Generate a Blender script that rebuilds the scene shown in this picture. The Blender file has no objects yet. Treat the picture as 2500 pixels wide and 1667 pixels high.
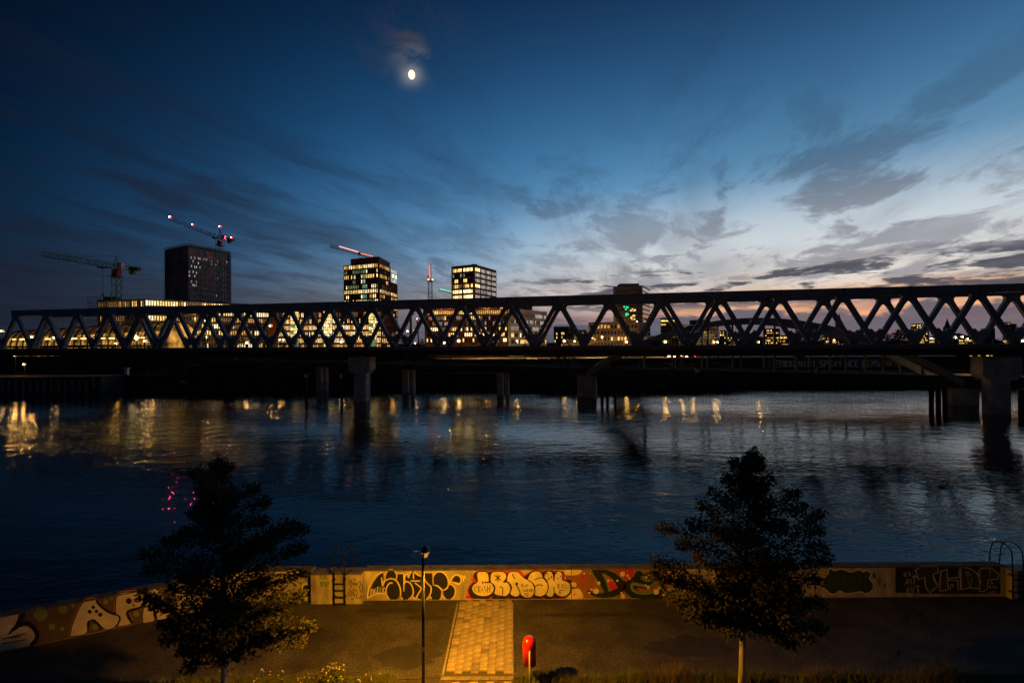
import bpy, bmesh, math, random
from math import radians, sin, cos, pi, tan, atan2, hypot
from mathutils import Vector, Matrix
from mathutils.geometry import tessellate_polygon
random.seed(7)
sc = bpy.context.scene
COL = sc.collection
# ------------------------------------------------------------------ camera
F = 1111.0; EYE = Vector((0, 0, 9.3)); WATER = -4.4
PITCH = 2.5 / F; ROLL = 0.0066
fw = Vector((0, cos(PITCH), sin(PITCH))); r0 = Vector((1, 0, 0)); u0 = Vector((0, -sin(PITCH), cos(PITCH)))
rc = r0 * cos(ROLL) - u0 * sin(ROLL); uc = u0 * cos(ROLL) + r0 * sin(ROLL)
cam = bpy.data.cameras.new('camera'); camo = bpy.data.objects.new('camera', cam); COL.objects.link(camo)
cam.sensor_width = 36; cam.lens = F / 2500 * 36; cam.clip_end = 20000; cam.clip_start = 0.1
M = Matrix((rc, uc, -fw)).transposed().to_4x4(); M.translation = EYE
camo.matrix_world = M
sc.camera = camo
moon_dir = (fw + rc * ((1005 - 1250) / F) + uc * ((833.5 - 183) / F)).normalized()
# ------------------------------------------------------------------ sky (dusk, the sun just under the horizon to the right)
SUN_AZ = radians(44); SUN_EL = radians(-5.2)
w = bpy.data.worlds.new('World'); sc.world = w; w.use_nodes = True
nt = w.node_tree; N = nt.nodes; LK = nt.links.new
def nd(t, **k):
    n = N.new(t)
    for a, b in k.items(): setattr(n, a, b)
    return n
def val(x):
    n = nd('ShaderNodeValue'); n.outputs[0].default_value = x; return n.outputs[0]
def mth(op, a, b=None, c=None, clamp=False):
    n = nd('ShaderNodeMath', operation=op); n.use_clamp = clamp
    for i, x in enumerate((a, b, c)):
        if x is None: continue
        if isinstance(x, (int, float)): n.inputs[i].default_value = x
        else: LK(x, n.inputs[i])
    return n.outputs[0]
def ss(x, a, b):      # smooth step of x from a to b
    n = nd('ShaderNodeMapRange', interpolation_type='SMOOTHSTEP')
    n.inputs[1].default_value = a; n.inputs[2].default_value = b; n.inputs[3].default_value = 0; n.inputs[4].default_value = 1
    LK(x, n.inputs[0]); return n.outputs[0]
def mixc(f, a, b, mode='MIX'):
    n = nd('ShaderNodeMix', data_type='RGBA', blend_type=mode)
    for s, x in ((n.inputs[0], f), (n.inputs[6], a), (n.inputs[7], b)):
        if isinstance(x, (int, float)): s.default_value = x
        elif isinstance(x, tuple): s.default_value = (*x, 1)
        else: LK(x, s)
    return n.outputs[2]
def xyz(x, y, z=0.0):
    n = nd('ShaderNodeCombineXYZ')
    for i, a in enumerate((x, y, z)):
        if isinstance(a, (int, float)): n.inputs[i].default_value = a
        else: LK(a, n.inputs[i])
    return n.outputs[0]
def noise(vec, scale, detail=5, rough=.55, dist=0.0):
    n = nd('ShaderNodeTexNoise'); n.inputs['Scale'].default_value = scale; n.inputs['Detail'].default_value = detail
    n.inputs['Roughness'].default_value = rough; n.inputs['Distortion'].default_value = dist
    LK(vec, n.inputs['Vector']); return n.outputs[0]
sky = nd('ShaderNodeTexSky', sky_type='NISHITA', sun_disc=False)
sky.sun_elevation = SUN_EL; sky.sun_rotation = SUN_AZ; sky.air_density = 1.0; sky.dust_density = 0.6; sky.ozone_density = 2.4
tc = nd('ShaderNodeTexCoord'); sp = nd('ShaderNodeSeparateXYZ'); LK(tc.outputs['Generated'], sp.inputs[0])
dx, dy, dz = sp.outputs
az = mth('ARCTAN2', dx, dy)                       # azimuth from straight ahead, right positive
hor = mth('SQRT', mth('ADD', mth('MULTIPLY', dx, dx), mth('MULTIPLY', dy, dy)))
el = mth('ARCTAN2', dz, hor)                      # elevation
elp = mth('MAXIMUM', dz, 0.0)
inv = mth('DIVIDE', 1.0, mth('ADD', elp, 0.07))
px_ = mth('MULTIPLY', dx, inv); py_ = mth('MULTIPLY', dy, inv)
sunny = mth('COSINE', mth('SUBTRACT', az, SUN_AZ))  # 1 toward the afterglow
near_sun = ss(sunny, 0.25, 1.0)
base = mixc(1.0, sky.outputs[0], (0.92, 1.12, 1.12), 'MULTIPLY')
n_mul = nd('ShaderNodeVectorMath', operation='SCALE'); LK(base, n_mul.inputs[0]); n_mul.inputs[3].default_value = 7.0
glow = mixc(1.0, n_mul.outputs[0], (0.0045, 0.013, 0.026), 'ADD')      # faint light of the night sky over a city
lowglow = mth('MULTIPLY', ss(el, 0.42, 0.0), 1.0)
lg = nd('ShaderNodeVectorMath', operation='SCALE'); LK(xyz(0.012, 0.018, 0.028), lg.inputs[0]); LK(lowglow, lg.inputs[3])
glow = mixc(1.0, glow, lg.outputs[0], 'ADD')
# correction of that sky toward the measured dusk: darker overhead and away from the afterglow, paler and greener toward it
elc = mth('MINIMUM', mth('MAXIMUM', el, 0.0), 0.75); sc_ = mth('MAXIMUM', sunny, -0.05)
def poly(k):
    t = mth('ADD', k[0], mth('MULTIPLY', elc, k[1])); t = mth('ADD', t, mth('MULTIPLY', mth('MULTIPLY', elc, elc), k[2]))
    t = mth('ADD', t, mth('MULTIPLY', sc_, k[3])); t = mth('ADD', t, mth('MULTIPLY', mth('MULTIPLY', sc_, sc_), k[4]))
    return mth('EXPONENT', mth('ADD', t, mth('MULTIPLY', mth('MULTIPLY', sc_, elc), k[5])))
glow = mixc(1.0, glow, xyz(poly((-0.5519, -2.3176, -3.6204, 5.9377, -3.6365, 1.09)), poly((-0.6383, 3.0216, -8.6849, 4.1209, -3.3174, 2.0265)),
                           poly((-0.4379, 2.5321, -7.5619, 3.0113, -3.1071, 2.7378))), 'MULTIPLY')
# high thin streaks, combed along the wind, and broken patches lower down
wv = noise(xyz(px_, py_, 3.0), 0.45, 4)
wx = mth('ADD', mth('MULTIPLY', px_, 0.94), mth('MULTIPLY', py_, -0.34)); wy = mth('ADD', mth('MULTIPLY', px_, 0.34), mth('MULTIPLY', py_, 0.94))
ca = noise(xyz(mth('ADD', mth('MULTIPLY', wx, 1.25), mth('MULTIPLY', wv, 0.8)), mth('MULTIPLY', wy, 0.30), 1.7), 0.95, 7, .63, .25)
cb = noise(xyz(mth('MULTIPLY', wx, 0.55), mth('MULTIPLY', wy, 0.26), 31.2), 0.72, 4, .55)
cd = noise(xyz(mth('ADD', mth('MULTIPLY', wx, 1.1), mth('MULTIPLY', wv, 0.5)), mth('MULTIPLY', wy, 0.62), 27.9), 2.1, 7, .64, .35)
st1 = mth('MULTIPLY', ss(ca, 0.42, 0.63), ss(mth('SUBTRACT', cb, mth('MULTIPLY', elc, 0.20)), 0.28, 0.50))
st2 = mth('MULTIPLY', mth('MULTIPLY', ss(cd, 0.44, 0.60), ss(cb, 0.72, 0.44)), ss(el, 0.56, 0.24))
streak = mth('MAXIMUM', st1, st2)
streak = mth('MULTIPLY', streak, mth('ADD', 0.60, mth('MULTIPLY', near_sun, 0.22)))
streak = mth('MULTIPLY', streak, ss(el, 0.80, 0.24))
ccol = mixc(1.0, mixc(1.0, glow, (0.40, 0.34, 0.36), 'MULTIPLY'), (0.008, 0.009, 0.013), 'ADD')
s1 = mixc(streak, glow, ccol)
# low bands of cloud away from the afterglow
lb = noise(xyz(mth('MULTIPLY', az, 2.2), mth('ADD', mth('MULTIPLY', el, 15.0), mth('MULTIPLY', az, 2.4)), 40.0), 1.25, 6, .58, .35)
lm = mth('MULTIPLY', mth('MULTIPLY', ss(lb, 0.47, 0.62), mth('MULTIPLY', ss(el, 0.46, 0.30), ss(el, 0.05, 0.12))), mth('MULTIPLY', ss(sunny, 0.80, 0.35), 0.62))
s1 = mixc(lm, s1, mixc(1.0, mixc(1.0, s1, (0.42, 0.36, 0.38), 'MULTIPLY'), (0.006, 0.006, 0.009), 'ADD'))
hm = mth('MULTIPLY', mth('MULTIPLY', ss(el, 0.17, 0.02), ss(sunny, 0.998, 0.86)), 0.95)
hc = mixc(ss(sunny, -0.05, 0.85), (0.015, 0.021, 0.038), (0.140, 0.162, 0.215))
s1 = mixc(hm, s1, mixc(mth('MULTIPLY', streak, 0.8), hc, mixc(1.0, hc, (.6, .55, .58), 'MULTIPLY')))
# pale light over the afterglow
pm_ = mth('MULTIPLY', mth('MULTIPLY', ss(el, 0.33, 0.15), ss(el, 0.040, 0.09)), mth('MULTIPLY', ss(sunny, 0.62, 0.95), 0.88))
s1 = mixc(pm_, s1, mixc(mth('MULTIPLY', streak, 0.95), mixc(ss(el, 0.20, 0.08), (0.66, 0.71, 0.74), (0.78, 0.72, 0.64)), (0.25, 0.255, 0.305)))
# warm veil low over the afterglow
vn = noise(xyz(mth('MULTIPLY', az, 3.0), mth('MULTIPLY', el, 16.0), 4.0), 1.6, 5, .6, .6)
vm = mth('MULTIPLY', mth('MULTIPLY', ss(vn, 0.44, 0.62), mth('MULTIPLY', ss(el, 0.20, 0.09), ss(sunny, 0.84, 1.0))), 0.5)
s2 = mixc(vm, s1, (0.42, 0.31, 0.28))
on = noise(xyz(mth('MULTIPLY', az, 2.2), mth('MULTIPLY', el, 22.0), 14.0), 1.7, 6, .6, .5)
om = mth('MULTIPLY', mth('MULTIPLY', ss(el, 0.115, 0.075), ss(sunny, 0.80, 0.99)), ss(on, 0.36, 0.58))
s2 = mixc(mth('MULTIPLY', om, 0.88), s2, (0.80, 0.43, 0.22))
# small dark flat clouds low down
dn = noise(xyz(mth('ADD', mth('MULTIPLY', az, 4.2), mth('MULTIPLY', el, 2.0)), mth('MULTIPLY', el, 22.0), 9.1), 2.3, 6, .6, .3)
dm = mth('MULTIPLY', mth('MULTIPLY', ss(dn, 0.495, 0.585), mth('MULTIPLY', ss(el, 0.165, 0.13), ss(el, 0.05, 0.08))), mth('MULTIPLY', ss(sunny, 0.62, 0.86), 0.90))
s3 = mixc(dm, s2, (0.052, 0.060, 0.088))
# bank of cloud along the horizon
bn = noise(xyz(mth('MULTIPLY', az, 4.0), mth('MULTIPLY', el, 9.0), 2.0), 2.4, 5, .62, .2)
edge = mth('ADD', -0.045, mth('ADD', mth('MULTIPLY', bn, 0.075), mth('MULTIPLY', ss(sunny, 0.55, 0.95), 0.062)))
bk = ss(mth('SUBTRACT', edge, el), -0.004, 0.006)
bkn = noise(xyz(mth('MULTIPLY', az, 3.0), mth('MULTIPLY', el, 26.0), 6.0), 2.0, 4, .6)
bkc = mixc(mth('MULTIPLY', near_sun, 0.9), (0.030, 0.038, 0.060), mixc(ss(bkn, .40, .66), (0.092, 0.112, 0.168), (0.135, 0.135, 0.175)))
s4 = mixc(mth('MULTIPLY', bk, 0.92), s3, bkc)
# little cloud that stands by the moon
MX, MY = moon_dir.x / moon_dir.y, moon_dir.z / moon_dir.y   # moon direction as x/y, z/y
mx = mth('SUBTRACT', mth('DIVIDE', dx, mth('MAXIMUM', dy, .05)), MX); mz = mth('SUBTRACT', mth('DIVIDE', dz, mth('MAXIMUM', dy, .05)), MY)
mr2 = mth('ADD', mth('MULTIPLY', mx, mx), mth('MULTIPLY', mz, mz))
md = mth('SQRT', mth('ADD', mth('POWER', mth('DIVIDE', mx, 0.11), 2.0), mth('POWER', mth('DIVIDE', mth('SUBTRACT', mz, 0.075), 0.085), 2.0)))
mn = noise(xyz(mth('MULTIPLY', mx, 1.0), mth('MULTIPLY', mz, 1.2), 18.3), 9.0, 6, .6, .8)
mm = mth('MULTIPLY', mth('MULTIPLY', ss(md, 1.5, 0.1), ss(mn, 0.44, 0.60)), mth('ADD', .30, mth('MULTIPLY', ss(md, .7, 0.0), .55)))
s5 = mixc(mm, s4, mixc(ss(mr2, .006, .001), (0.050, 0.050, 0.070), (0.17, 0.17, 0.185)))
au = nd('ShaderNodeVectorMath', operation='SCALE'); LK(xyz(.20, .18, .14), au.inputs[0]); LK(mth('EXPONENT', mth('MULTIPLY', mr2, -2400.0)), au.inputs[3])
s5 = mixc(1.0, s5, au.outputs[0], 'ADD')            # soft bloom round the moon, added into the sky colour
above = ss(dz, -0.02, 0.0)
fin = mixc(above, (0.004, 0.005, 0.008), s5)
w.cycles.sampling_method = 'MANUAL'; w.cycles.sample_map_resolution = 256
bg = N['Background']; LK(fin, bg.inputs[0]); bg.inputs[1].default_value = 1.0
# the moon's own light
sun = bpy.data.lights.new('moonlight', 'SUN'); sun.energy = 0.012; sun.angle = radians(0.5); sun.color = (1, .93, .82)
suno = bpy.data.objects.new('moonlight', sun); COL.objects.link(suno)
suno.rotation_euler = moon_dir.to_track_quat('Z', 'Y').to_euler()
vs = sc.view_settings; vs.view_transform = 'Standard'; vs.look = 'None'; vs.exposure = 0; vs.gamma = 1; vs.use_curve_mapping = False
cy = sc.cycles; cy.use_denoising = True; cy.max_bounces = 4; cy.glossy_bounces = 2; cy.diffuse_bounces = 2; cy.transmission_bounces = 2
cy.use_adaptive_sampling = True; cy.adaptive_threshold = 0.02; cy.adaptive_min_samples = 12; cy.sample_clamp_indirect = 12; cy.caustics_reflective = False; cy.caustics_refractive = False
# ------------------------------------------------------------------ helpers
def ray(x, y): return fw + rc * ((x - 1250) / F) - uc * ((y - 833.5) / F)
def P(x, y, Y):                       # photo pixel at depth Y -> point in the place
    r = ray(x, y); return EYE + r * (Y / r.y)
def PZ(x, y, z):                      # photo pixel on the level z
    r = ray(x, y); return EYE + r * ((z - EYE.z) / r.z)
def GX(x, Y): return P(x, 836, Y).x
def V(*a): return Vector(a)
MATS = {}
def mat(name, col, rough=.7, metal=0.0, nscale=None, namp=.35, col2=None, bump=0.0, bscale=None, spec=.5, detail=6, stretch=None, speck=None):
    if name in MATS: return MATS[name]
    m = bpy.data.materials.new(name); m.use_nodes = True; t = m.node_tree; b = t.nodes['Principled BSDF']
    b.inputs['Base Color'].default_value = (*col, 1); b.inputs['Roughness'].default_value = rough; b.inputs['Metallic'].default_value = metal
    b.inputs['Specular IOR Level'].default_value = spec
    if nscale:
        c = t.nodes.new('ShaderNodeTexCoord'); mp = t.nodes.new('ShaderNodeMapping'); n = t.nodes.new('ShaderNodeTexNoise'); r = t.nodes.new('ShaderNodeMix'); r.data_type = 'RGBA'
        if stretch: mp.inputs['Scale'].default_value = stretch
        n.inputs['Scale'].default_value = nscale; n.inputs['Detail'].default_value = detail; n.inputs['Roughness'].default_value = .65
        t.links.new(c.outputs['Object'], mp.inputs[0]); t.links.new(mp.outputs[0], n.inputs['Vector'])
        mr = t.nodes.new('ShaderNodeMapRange'); mr.inputs[1].default_value = .32; mr.inputs[2].default_value = .68; t.links.new(n.outputs[0], mr.inputs[0]); t.links.new(mr.outputs[0], r.inputs[0])
        c2 = col2 or tuple(x * (1 - namp) for x in col); c1 = col if col2 else tuple(min(1, x * (1 + namp)) for x in col)
        r.inputs[6].default_value = (*c2, 1); r.inputs[7].default_value = (*c1, 1)
        out = r.outputs[2]
        if speck:        # grit in the surface
            n3 = t.nodes.new('ShaderNodeTexNoise'); n3.inputs['Scale'].default_value = speck; n3.inputs['Detail'].default_value = 2; t.links.new(c.outputs['Object'], n3.inputs['Vector'])
            m3 = t.nodes.new('ShaderNodeMapRange'); m3.inputs[1].default_value = .35; m3.inputs[2].default_value = .7; m3.inputs[3].default_value = .55; m3.inputs[4].default_value = 1.9; t.links.new(n3.outputs[0], m3.inputs[0])
            v3 = t.nodes.new('ShaderNodeVectorMath'); v3.operation = 'SCALE'; t.links.new(out, v3.inputs[0]); t.links.new(m3.outputs[0], v3.inputs[3]); out = v3.outputs[0]
        t.links.new(out, b.inputs['Base Color'])
        if bump:
            n2 = t.nodes.new('ShaderNodeTexNoise'); n2.inputs['Scale'].default_value = bscale or nscale * 4; n2.inputs['Detail'].default_value = 4
            t.links.new(c.outputs['Object'], n2.inputs['Vector'])
            bp = t.nodes.new('ShaderNodeBump'); bp.inputs['Strength'].default_value = bump; bp.inputs['Distance'].default_value = .02
            t.links.new(n2.outputs[0], bp.inputs['Height']); t.links.new(bp.outputs[0], b.inputs['Normal'])
    MATS[name] = m; return m
def em(name, col, s, nscale=None, lo=.35):
    if name in MATS: return MATS[name]
    m = bpy.data.materials.new(name); m.use_nodes = True; t = m.node_tree; b = t.nodes['Principled BSDF']
    b.inputs['Base Color'].default_value = (.02, .02, .02, 1); b.inputs['Roughness'].default_value = .25
    b.inputs['Emission Color'].default_value = (*col, 1); b.inputs['Emission Strength'].default_value = s
    if nscale:     # rooms behind the glass are unevenly lit
        c = t.nodes.new('ShaderNodeTexCoord'); n = t.nodes.new('ShaderNodeTexNoise'); n.inputs['Scale'].default_value = nscale; n.inputs['Detail'].default_value = 3
        t.links.new(c.outputs['Object'], n.inputs['Vector'])
        mr = t.nodes.new('ShaderNodeMapRange'); mr.inputs[1].default_value = .33; mr.inputs[2].default_value = .66; mr.inputs[3].default_value = lo * s; mr.inputs[4].default_value = 1.35 * s
        t.links.new(n.outputs[0], mr.inputs[0]); t.links.new(mr.outputs[0], b.inputs['Emission Strength'])
    MATS[name] = m; return m
def glowmat(name, col, s):           # pure light, no reflection
    m = bpy.data.materials.new(name); m.use_nodes = True; t = m.node_tree; t.nodes.remove(t.nodes['Principled BSDF'])
    e_ = t.nodes.new('ShaderNodeEmission'); e_.inputs[0].default_value = (*col, 1); e_.inputs[1].default_value = s
    t.links.new(e_.outputs[0], t.nodes['Material Output'].inputs[0]); return m
def tag(o, label=None, cat=None, group=None, kind=None):
    if label: o['label'] = label
    if cat: o['category'] = cat
    if group: o['group'] = group
    if kind: o['kind'] = kind
    return o
def empty(name, loc, label, cat, group=None):
    o = bpy.data.objects.new(name, None); o.location = loc; o.empty_display_size = .2; COL.objects.link(o)
    return tag(o, label, cat, group)
def link(name, me, parent=None):
    o = bpy.data.objects.new(name, me); COL.objects.link(o)
    if parent is not None:
        o.parent = parent
        w_ = V(0, 0, 0); p = parent
        while p: w_ += p.location; p = p.parent
        o.location = -w_ if me is not None else o.location
    return o
class MB:
    def __init__(s): s.v = []; s.f = []; s.mi = []; s.cur = 0
    def add(s, vs, fs):
        k = len(s.v); s.v += [tuple(p) for p in vs]; s.f += [tuple(i + k for i in f) for f in fs]; s.mi += [s.cur] * len(fs); return s
    def hexa(s, a, b): # a, b: lists of 4 points (rings)
        return s.add(list(a) + list(b), [(3, 2, 1, 0), (4, 5, 6, 7), (0, 1, 5, 4), (1, 2, 6, 5), (2, 3, 7, 6), (3, 0, 4, 7)])
    def box(s, c, size, U=None, W=None):
        U = Vector(U or (1, 0, 0)); Wv = Vector(W or (0, 0, 1)); T = Wv.cross(U)
        h = [x / 2 for x in size]; c = Vector(c)
        q = lambda a, b, z: c + U * (a * h[0]) + T * (b * h[1]) + Wv * (z * h[2])
        return s.hexa([q(-1, -1, -1), q(1, -1, -1), q(1, 1, -1), q(-1, 1, -1)], [q(-1, -1, 1), q(1, -1, 1), q(1, 1, 1), q(-1, 1, 1)])
    def bar(s, p, q, w_, h, up=(0, 0, 1)):
        p = Vector(p); q = Vector(q); d = (q - p).normalized(); up = Vector(up)
        sd = d.cross(up)
        if sd.length < 1e-4: sd = d.cross(V(0, 1, 0))
        sd.normalize(); un = sd.cross(d); a = sd * (w_ / 2); b = un * (h / 2)
        return s.hexa([p - a - b, p + a - b, p + a + b, p - a + b], [q - a - b, q + a - b, q + a + b, q - a + b])
    def tube(s, pts, rs, n=8, cap=True):
        pts = [Vector(p) for p in pts]
        if not isinstance(rs, (list, tuple)): rs = [rs] * len(pts)
        k = len(s.v); ref = None
        for i, p in enumerate(pts):
            d = (pts[min(i + 1, len(pts) - 1)] - pts[max(i - 1, 0)]).normalized()
            if ref is None: ref = d.orthogonal().normalized()
            x = (ref - d * ref.dot(d)).normalized(); ref = x; y = d.cross(x)
            s.v += [tuple(p + (x * cos(2 * pi * j / n) + y * sin(2 * pi * j / n)) * rs[i]) for j in range(n)]
        fs = [(k + i * n + j, k + i * n + (j + 1) % n, k + (i + 1) * n + (j + 1) % n, k + (i + 1) * n + j) for i in range(len(pts) - 1) for j in range(n)]
        if cap: fs += [tuple(k + j for j in range(n))[::-1], tuple(k + (len(pts) - 1) * n + j for j in range(n))]
        s.f += fs; s.mi += [s.cur] * len(fs); return s
    def lathe(s, c, prof, n=20):      # profile of (radius, z)
        c = Vector(c); k = len(s.v)
        for r, z in prof: s.v += [(c.x + r * cos(2 * pi * j / n), c.y + r * sin(2 * pi * j / n), c.z + z) for j in range(n)]
        fs = [(k + i * n + j, k + i * n + (j + 1) % n, k + (i + 1) * n + (j + 1) % n, k + (i + 1) * n + j) for i in range(len(prof) - 1) for j in range(n)]
        s.f += fs; s.mi += [s.cur] * len(fs); return s
    def ball(s, c, r, n=8, m=6, sq=(1, 1, 1)):
        c = Vector(c); k = len(s.v)
        for i in range(m + 1):
            t = pi * i / m
            s.v += [(c.x + r * sq[0] * sin(t) * cos(2 * pi * j / n), c.y + r * sq[1] * sin(t) * sin(2 * pi * j / n), c.z + r * sq[2] * cos(t)) for j in range(n)]
        fs = [(k + i * n + j, k + (i + 1) * n + j, k + (i + 1) * n + (j + 1) % n, k + i * n + (j + 1) % n) for i in range(m) for j in range(n)]
        s.f += fs; s.mi += [s.cur] * len(fs); return s
    def quad(s, a, b, c, d): return s.add([a, b, c, d], [(0, 1, 2, 3)])
    def prism(s, pts, off):           # planar outline (3D points) thickened by the vector off
        n = len(pts); A = [Vector(p) for p in pts]; B = [p + off for p in A]
        tri = tessellate_polygon([A])
        return s.add(A + B, [tuple(t) for t in tri] + [tuple(i + n for i in t[::-1]) for t in tri] + [(i, (i + 1) % n, (i + 1) % n + n, i + n) for i in range(n)])
    def build(s, name, m, parent=None, smooth=False, fixn=True):
        me = bpy.data.meshes.new(name); me.from_pydata(s.v, [], s.f)
        for x in (m if isinstance(m, (list, tuple)) else [m]): me.materials.append(x)
        if max(s.mi, default=0): me.polygons.foreach_set('material_index', s.mi)
        if fixn and len(s.f) < 20000:
            b = bmesh.new(); b.from_mesh(me); bmesh.ops.recalc_face_normals(b, faces=b.faces); b.to_mesh(me); b.free()
        if smooth: me.polygons.foreach_set('use_smooth', [True] * len(me.polygons))
        me.update()
        return link(name, me, parent)
def struct(name, mb, m, **k): return tag(mb.build(name, m, **k), kind='structure')
def smooth_line(pts, n=4, closed=False):
    out = []; L = len(pts)
    for i in range(L if closed else L - 1):
        p0, p1, p2, p3 = [pts[j % L] if closed else pts[min(max(j, 0), L - 1)] for j in (i - 1, i, i + 1, i + 2)]
        for q in range(n):
            t = q / n
            out.append(tuple(.5 * (2 * b + (c - a) * t + (2 * a - 5 * b + 4 * c - d) * t * t + (3 * b - a - 3 * c + d) * t ** 3) for a, b, c, d in zip(p0, p1, p2, p3)))
    if not closed: out.append(tuple(pts[-1]))
    return out
LAMP_E = 160.0; WAVE = 0.48; LAMPW = 2900.0
# ------------------------------------------------------------------ materials
concrete = mat('concrete', (.33, .29, .24), .85, nscale=1.6, namp=.5, bump=.25, bscale=30, detail=9, stretch=(1.6, 1, .45))
concrete_k = mat('concrete_stained', (.08, .078, .075), .9, nscale=.3, namp=.4)
concrete_d = mat('concrete_pale', (.52, .50, .47), .85, nscale=.35, namp=.4, bump=.2, bscale=4)
coping_m = mat('weathered_coping', (.075, .065, .055), .9, nscale=3.5, namp=.6, bump=.5, bscale=25)
asphalt = mat('asphalt', (.036, .031, .028), .85, nscale=.75, namp=.72, bump=.6, bscale=70, detail=10, speck=16)
slab_ms = [mat('slab_%d' % i, c, .8, nscale=7, namp=.38, bump=.2, bscale=60) for i, c in enumerate(((.29, .235, .17), (.235, .19, .14), (.34, .28, .205), (.17, .135, .10), (.26, .21, .15)))]
joint_m = mat('joint_sand', (.06, .05, .04), .95, nscale=20)
soil = mat('soil', (.035, .03, .02), .95, nscale=3, namp=.5, bump=.4)
steel = mat('bridge_paint', (.27, .295, .34), .55, nscale=.25, namp=.3, detail=8)
steel_d = mat('bridge_paint_old', (.05, .049, .052), .6, nscale=.3, namp=.4)
deck_m = mat('deck_edge', (.24, .18, .155), .8, nscale=.4, namp=.35)
galv = mat('galvanised', (.30, .31, .33), .45, .6)
hoop_m = mat('hoop_iron', (.010, .009, .009), .9, spec=.1)
iron = mat('black_iron', (.012, .012, .013), .5, nscale=6, namp=.4)
brick_d = mat('brick_dark', (.17, .07, .045), .85, nscale=.25, namp=.3)
brick_r = mat('brick_red', (.30, .085, .04), .85, nscale=.25, namp=.3)
brown_d = mat('facade_brown', (.26, .19, .16), .8, nscale=.12, namp=.3)
tower_m = mat('facade_terracotta', (.44, .31, .26), .8, nscale=.12, namp=.35)
high_m = mat('facade_highrise', (.52, .43, .38), .8, nscale=.12, namp=.25)
stone_m = mat('facade_stone', (.42, .35, .27), .8, nscale=.15, namp=.25)
grey_f = mat('facade_grey', (.40, .385, .385), .8, nscale=.12, namp=.25)
dark_f = mat('facade_dark', (.07, .066, .07), .8, nscale=.1, namp=.3)
glass_d = mat('window_dark', (.02, .024, .03), .12, spec=.8)
glass_sky = mat('window_mirror', (.36, .37, .40), .10, 1.0)
WN = dict(warm=em('lit_warm', (1, .47, .09), .95, .8), yellow=em('lit_yellow', (1, .63, .18), 1.6, .8), white=em('lit_white', (1, .80, .42), 2.2, .8),
          green=em('lit_green', (.45, .75, .42), .34, .3), dim=em('lit_dim', (1, .55, .20), .22, .5), cool=em('lit_cool', (.8, .95, .9), .55, .3), pink=em('lit_pale', (.9, .72, .62), .42, .3))
lamp_y = em('lamp_sodium', (1, .50, .10), LAMP_E); lamp_w = em('lamp_white', (1, .60, .20), LAMP_E); lamp_r = em('lamp_red', (1, .05, .10), LAMP_E * 7)
lamp_r2 = em('lamp_red_small', (1, .05, .10), 30)
halo_y = em('bloom_sodium', (1, .40, .06), .85); halo_w = em('bloom_white', (1, .66, .26), .95); halo_r = em('bloom_red', (1, .05, .07), .8)  # soft emission for the enlarged balls that imitate bloom around lamps
# ================================================================== water, banks
wm = bpy.data.materials.new('river_water'); wm.use_nodes = True; t = wm.node_tree; b = t.nodes['Principled BSDF']
b.inputs['Base Color'].default_value = (.004, .008, .012, 1); b.inputs['Roughness'].default_value = .045; b.inputs['IOR'].default_value = 1.38; b.inputs['Specular IOR Level'].default_value = .5
c = t.nodes.new('ShaderNodeTexCoord')
def wn(scale, st, det, rough=.55, dist=0.0):
    mp = t.nodes.new('ShaderNodeMapping'); mp.inputs['Scale'].default_value = st; mp.inputs['Rotation'].default_value = (0, 0, radians(8))
    n = t.nodes.new('ShaderNodeTexNoise'); n.inputs['Scale'].default_value = scale; n.inputs['Detail'].default_value = det; n.inputs['Roughness'].default_value = rough; n.inputs['Distortion'].default_value = dist
    t.links.new(c.outputs['Object'], mp.inputs[0]); t.links.new(mp.outputs[0], n.inputs['Vector']); return n.outputs[0]
def tm(op, a, b_):
    n = t.nodes.new('ShaderNodeMath'); n.operation = op
    for i, x in enumerate((a, b_)):
        if isinstance(x, (int, float)): n.inputs[i].default_value = x
        else: t.links.new(x, n.inputs[i])
    return n.outputs[0]
def tr(x, a, b_, lo, hi):
    n = t.nodes.new('ShaderNodeMapRange'); n.interpolation_type = 'SMOOTHSTEP'
    for i, q in enumerate((a, b_, lo, hi)): n.inputs[i + 1].default_value = q
    t.links.new(x, n.inputs[0]); return n.outputs[0]
fine = wn(3.0, (.5, 1, 1), 3, .5, .3); midw = wn(.62, (.5, 1, 1), 2, .5, .4); big = wn(.12, (.6, 1, 1), 2)
patch = tr(wn(.045, (.45, 1, 1), 3), .40, .62, .45, 1.25)
hgt = tm('ADD', tm('MULTIPLY', fine, .06), tm('ADD', tm('MULTIPLY', midw, .17), tm('MULTIPLY', big, .30)))
bp = t.nodes.new('ShaderNodeBump'); bp.inputs['Distance'].default_value = 1.0
sy_ = t.nodes.new('ShaderNodeSeparateXYZ'); t.links.new(c.outputs['Object'], sy_.inputs[0])
ruffle = tr(sy_.outputs[1], 25.0, 125.0, .95, 1.4)      # calmer in the lee of the near wall, ruffled farther out
t.links.new(tm('MULTIPLY', tm('MULTIPLY', patch, ruffle), WAVE), bp.inputs['Strength']); t.links.new(hgt, bp.inputs['Height']); t.links.new(bp.outputs[0], b.inputs['Normal'])
BY = 138.0                                            # far quay line
struct('water', MB().quad(V(-700, 6, WATER), V(900, 6, WATER), V(900, 150, WATER), V(-700, 150, WATER)), wm)
bank_m = mat('far_ground', (.014, .014, .010), 1.0, nscale=.05, namp=.5, spec=0)
struct('far_bank', MB().quad(V(-900, BY + .5, 0), V(3000, BY + .5, 0), V(6000, 9000, 0), V(-6000, 9000, 0)).quad(V(-900, 129.5, .3), V(-116, 129.5, .3), V(-116, BY + .5, .3), V(-900, BY + .5, .3)), bank_m)
road_m = mat('far_road_asphalt', (.085, .075, .065), .8, nscale=.2)
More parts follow.
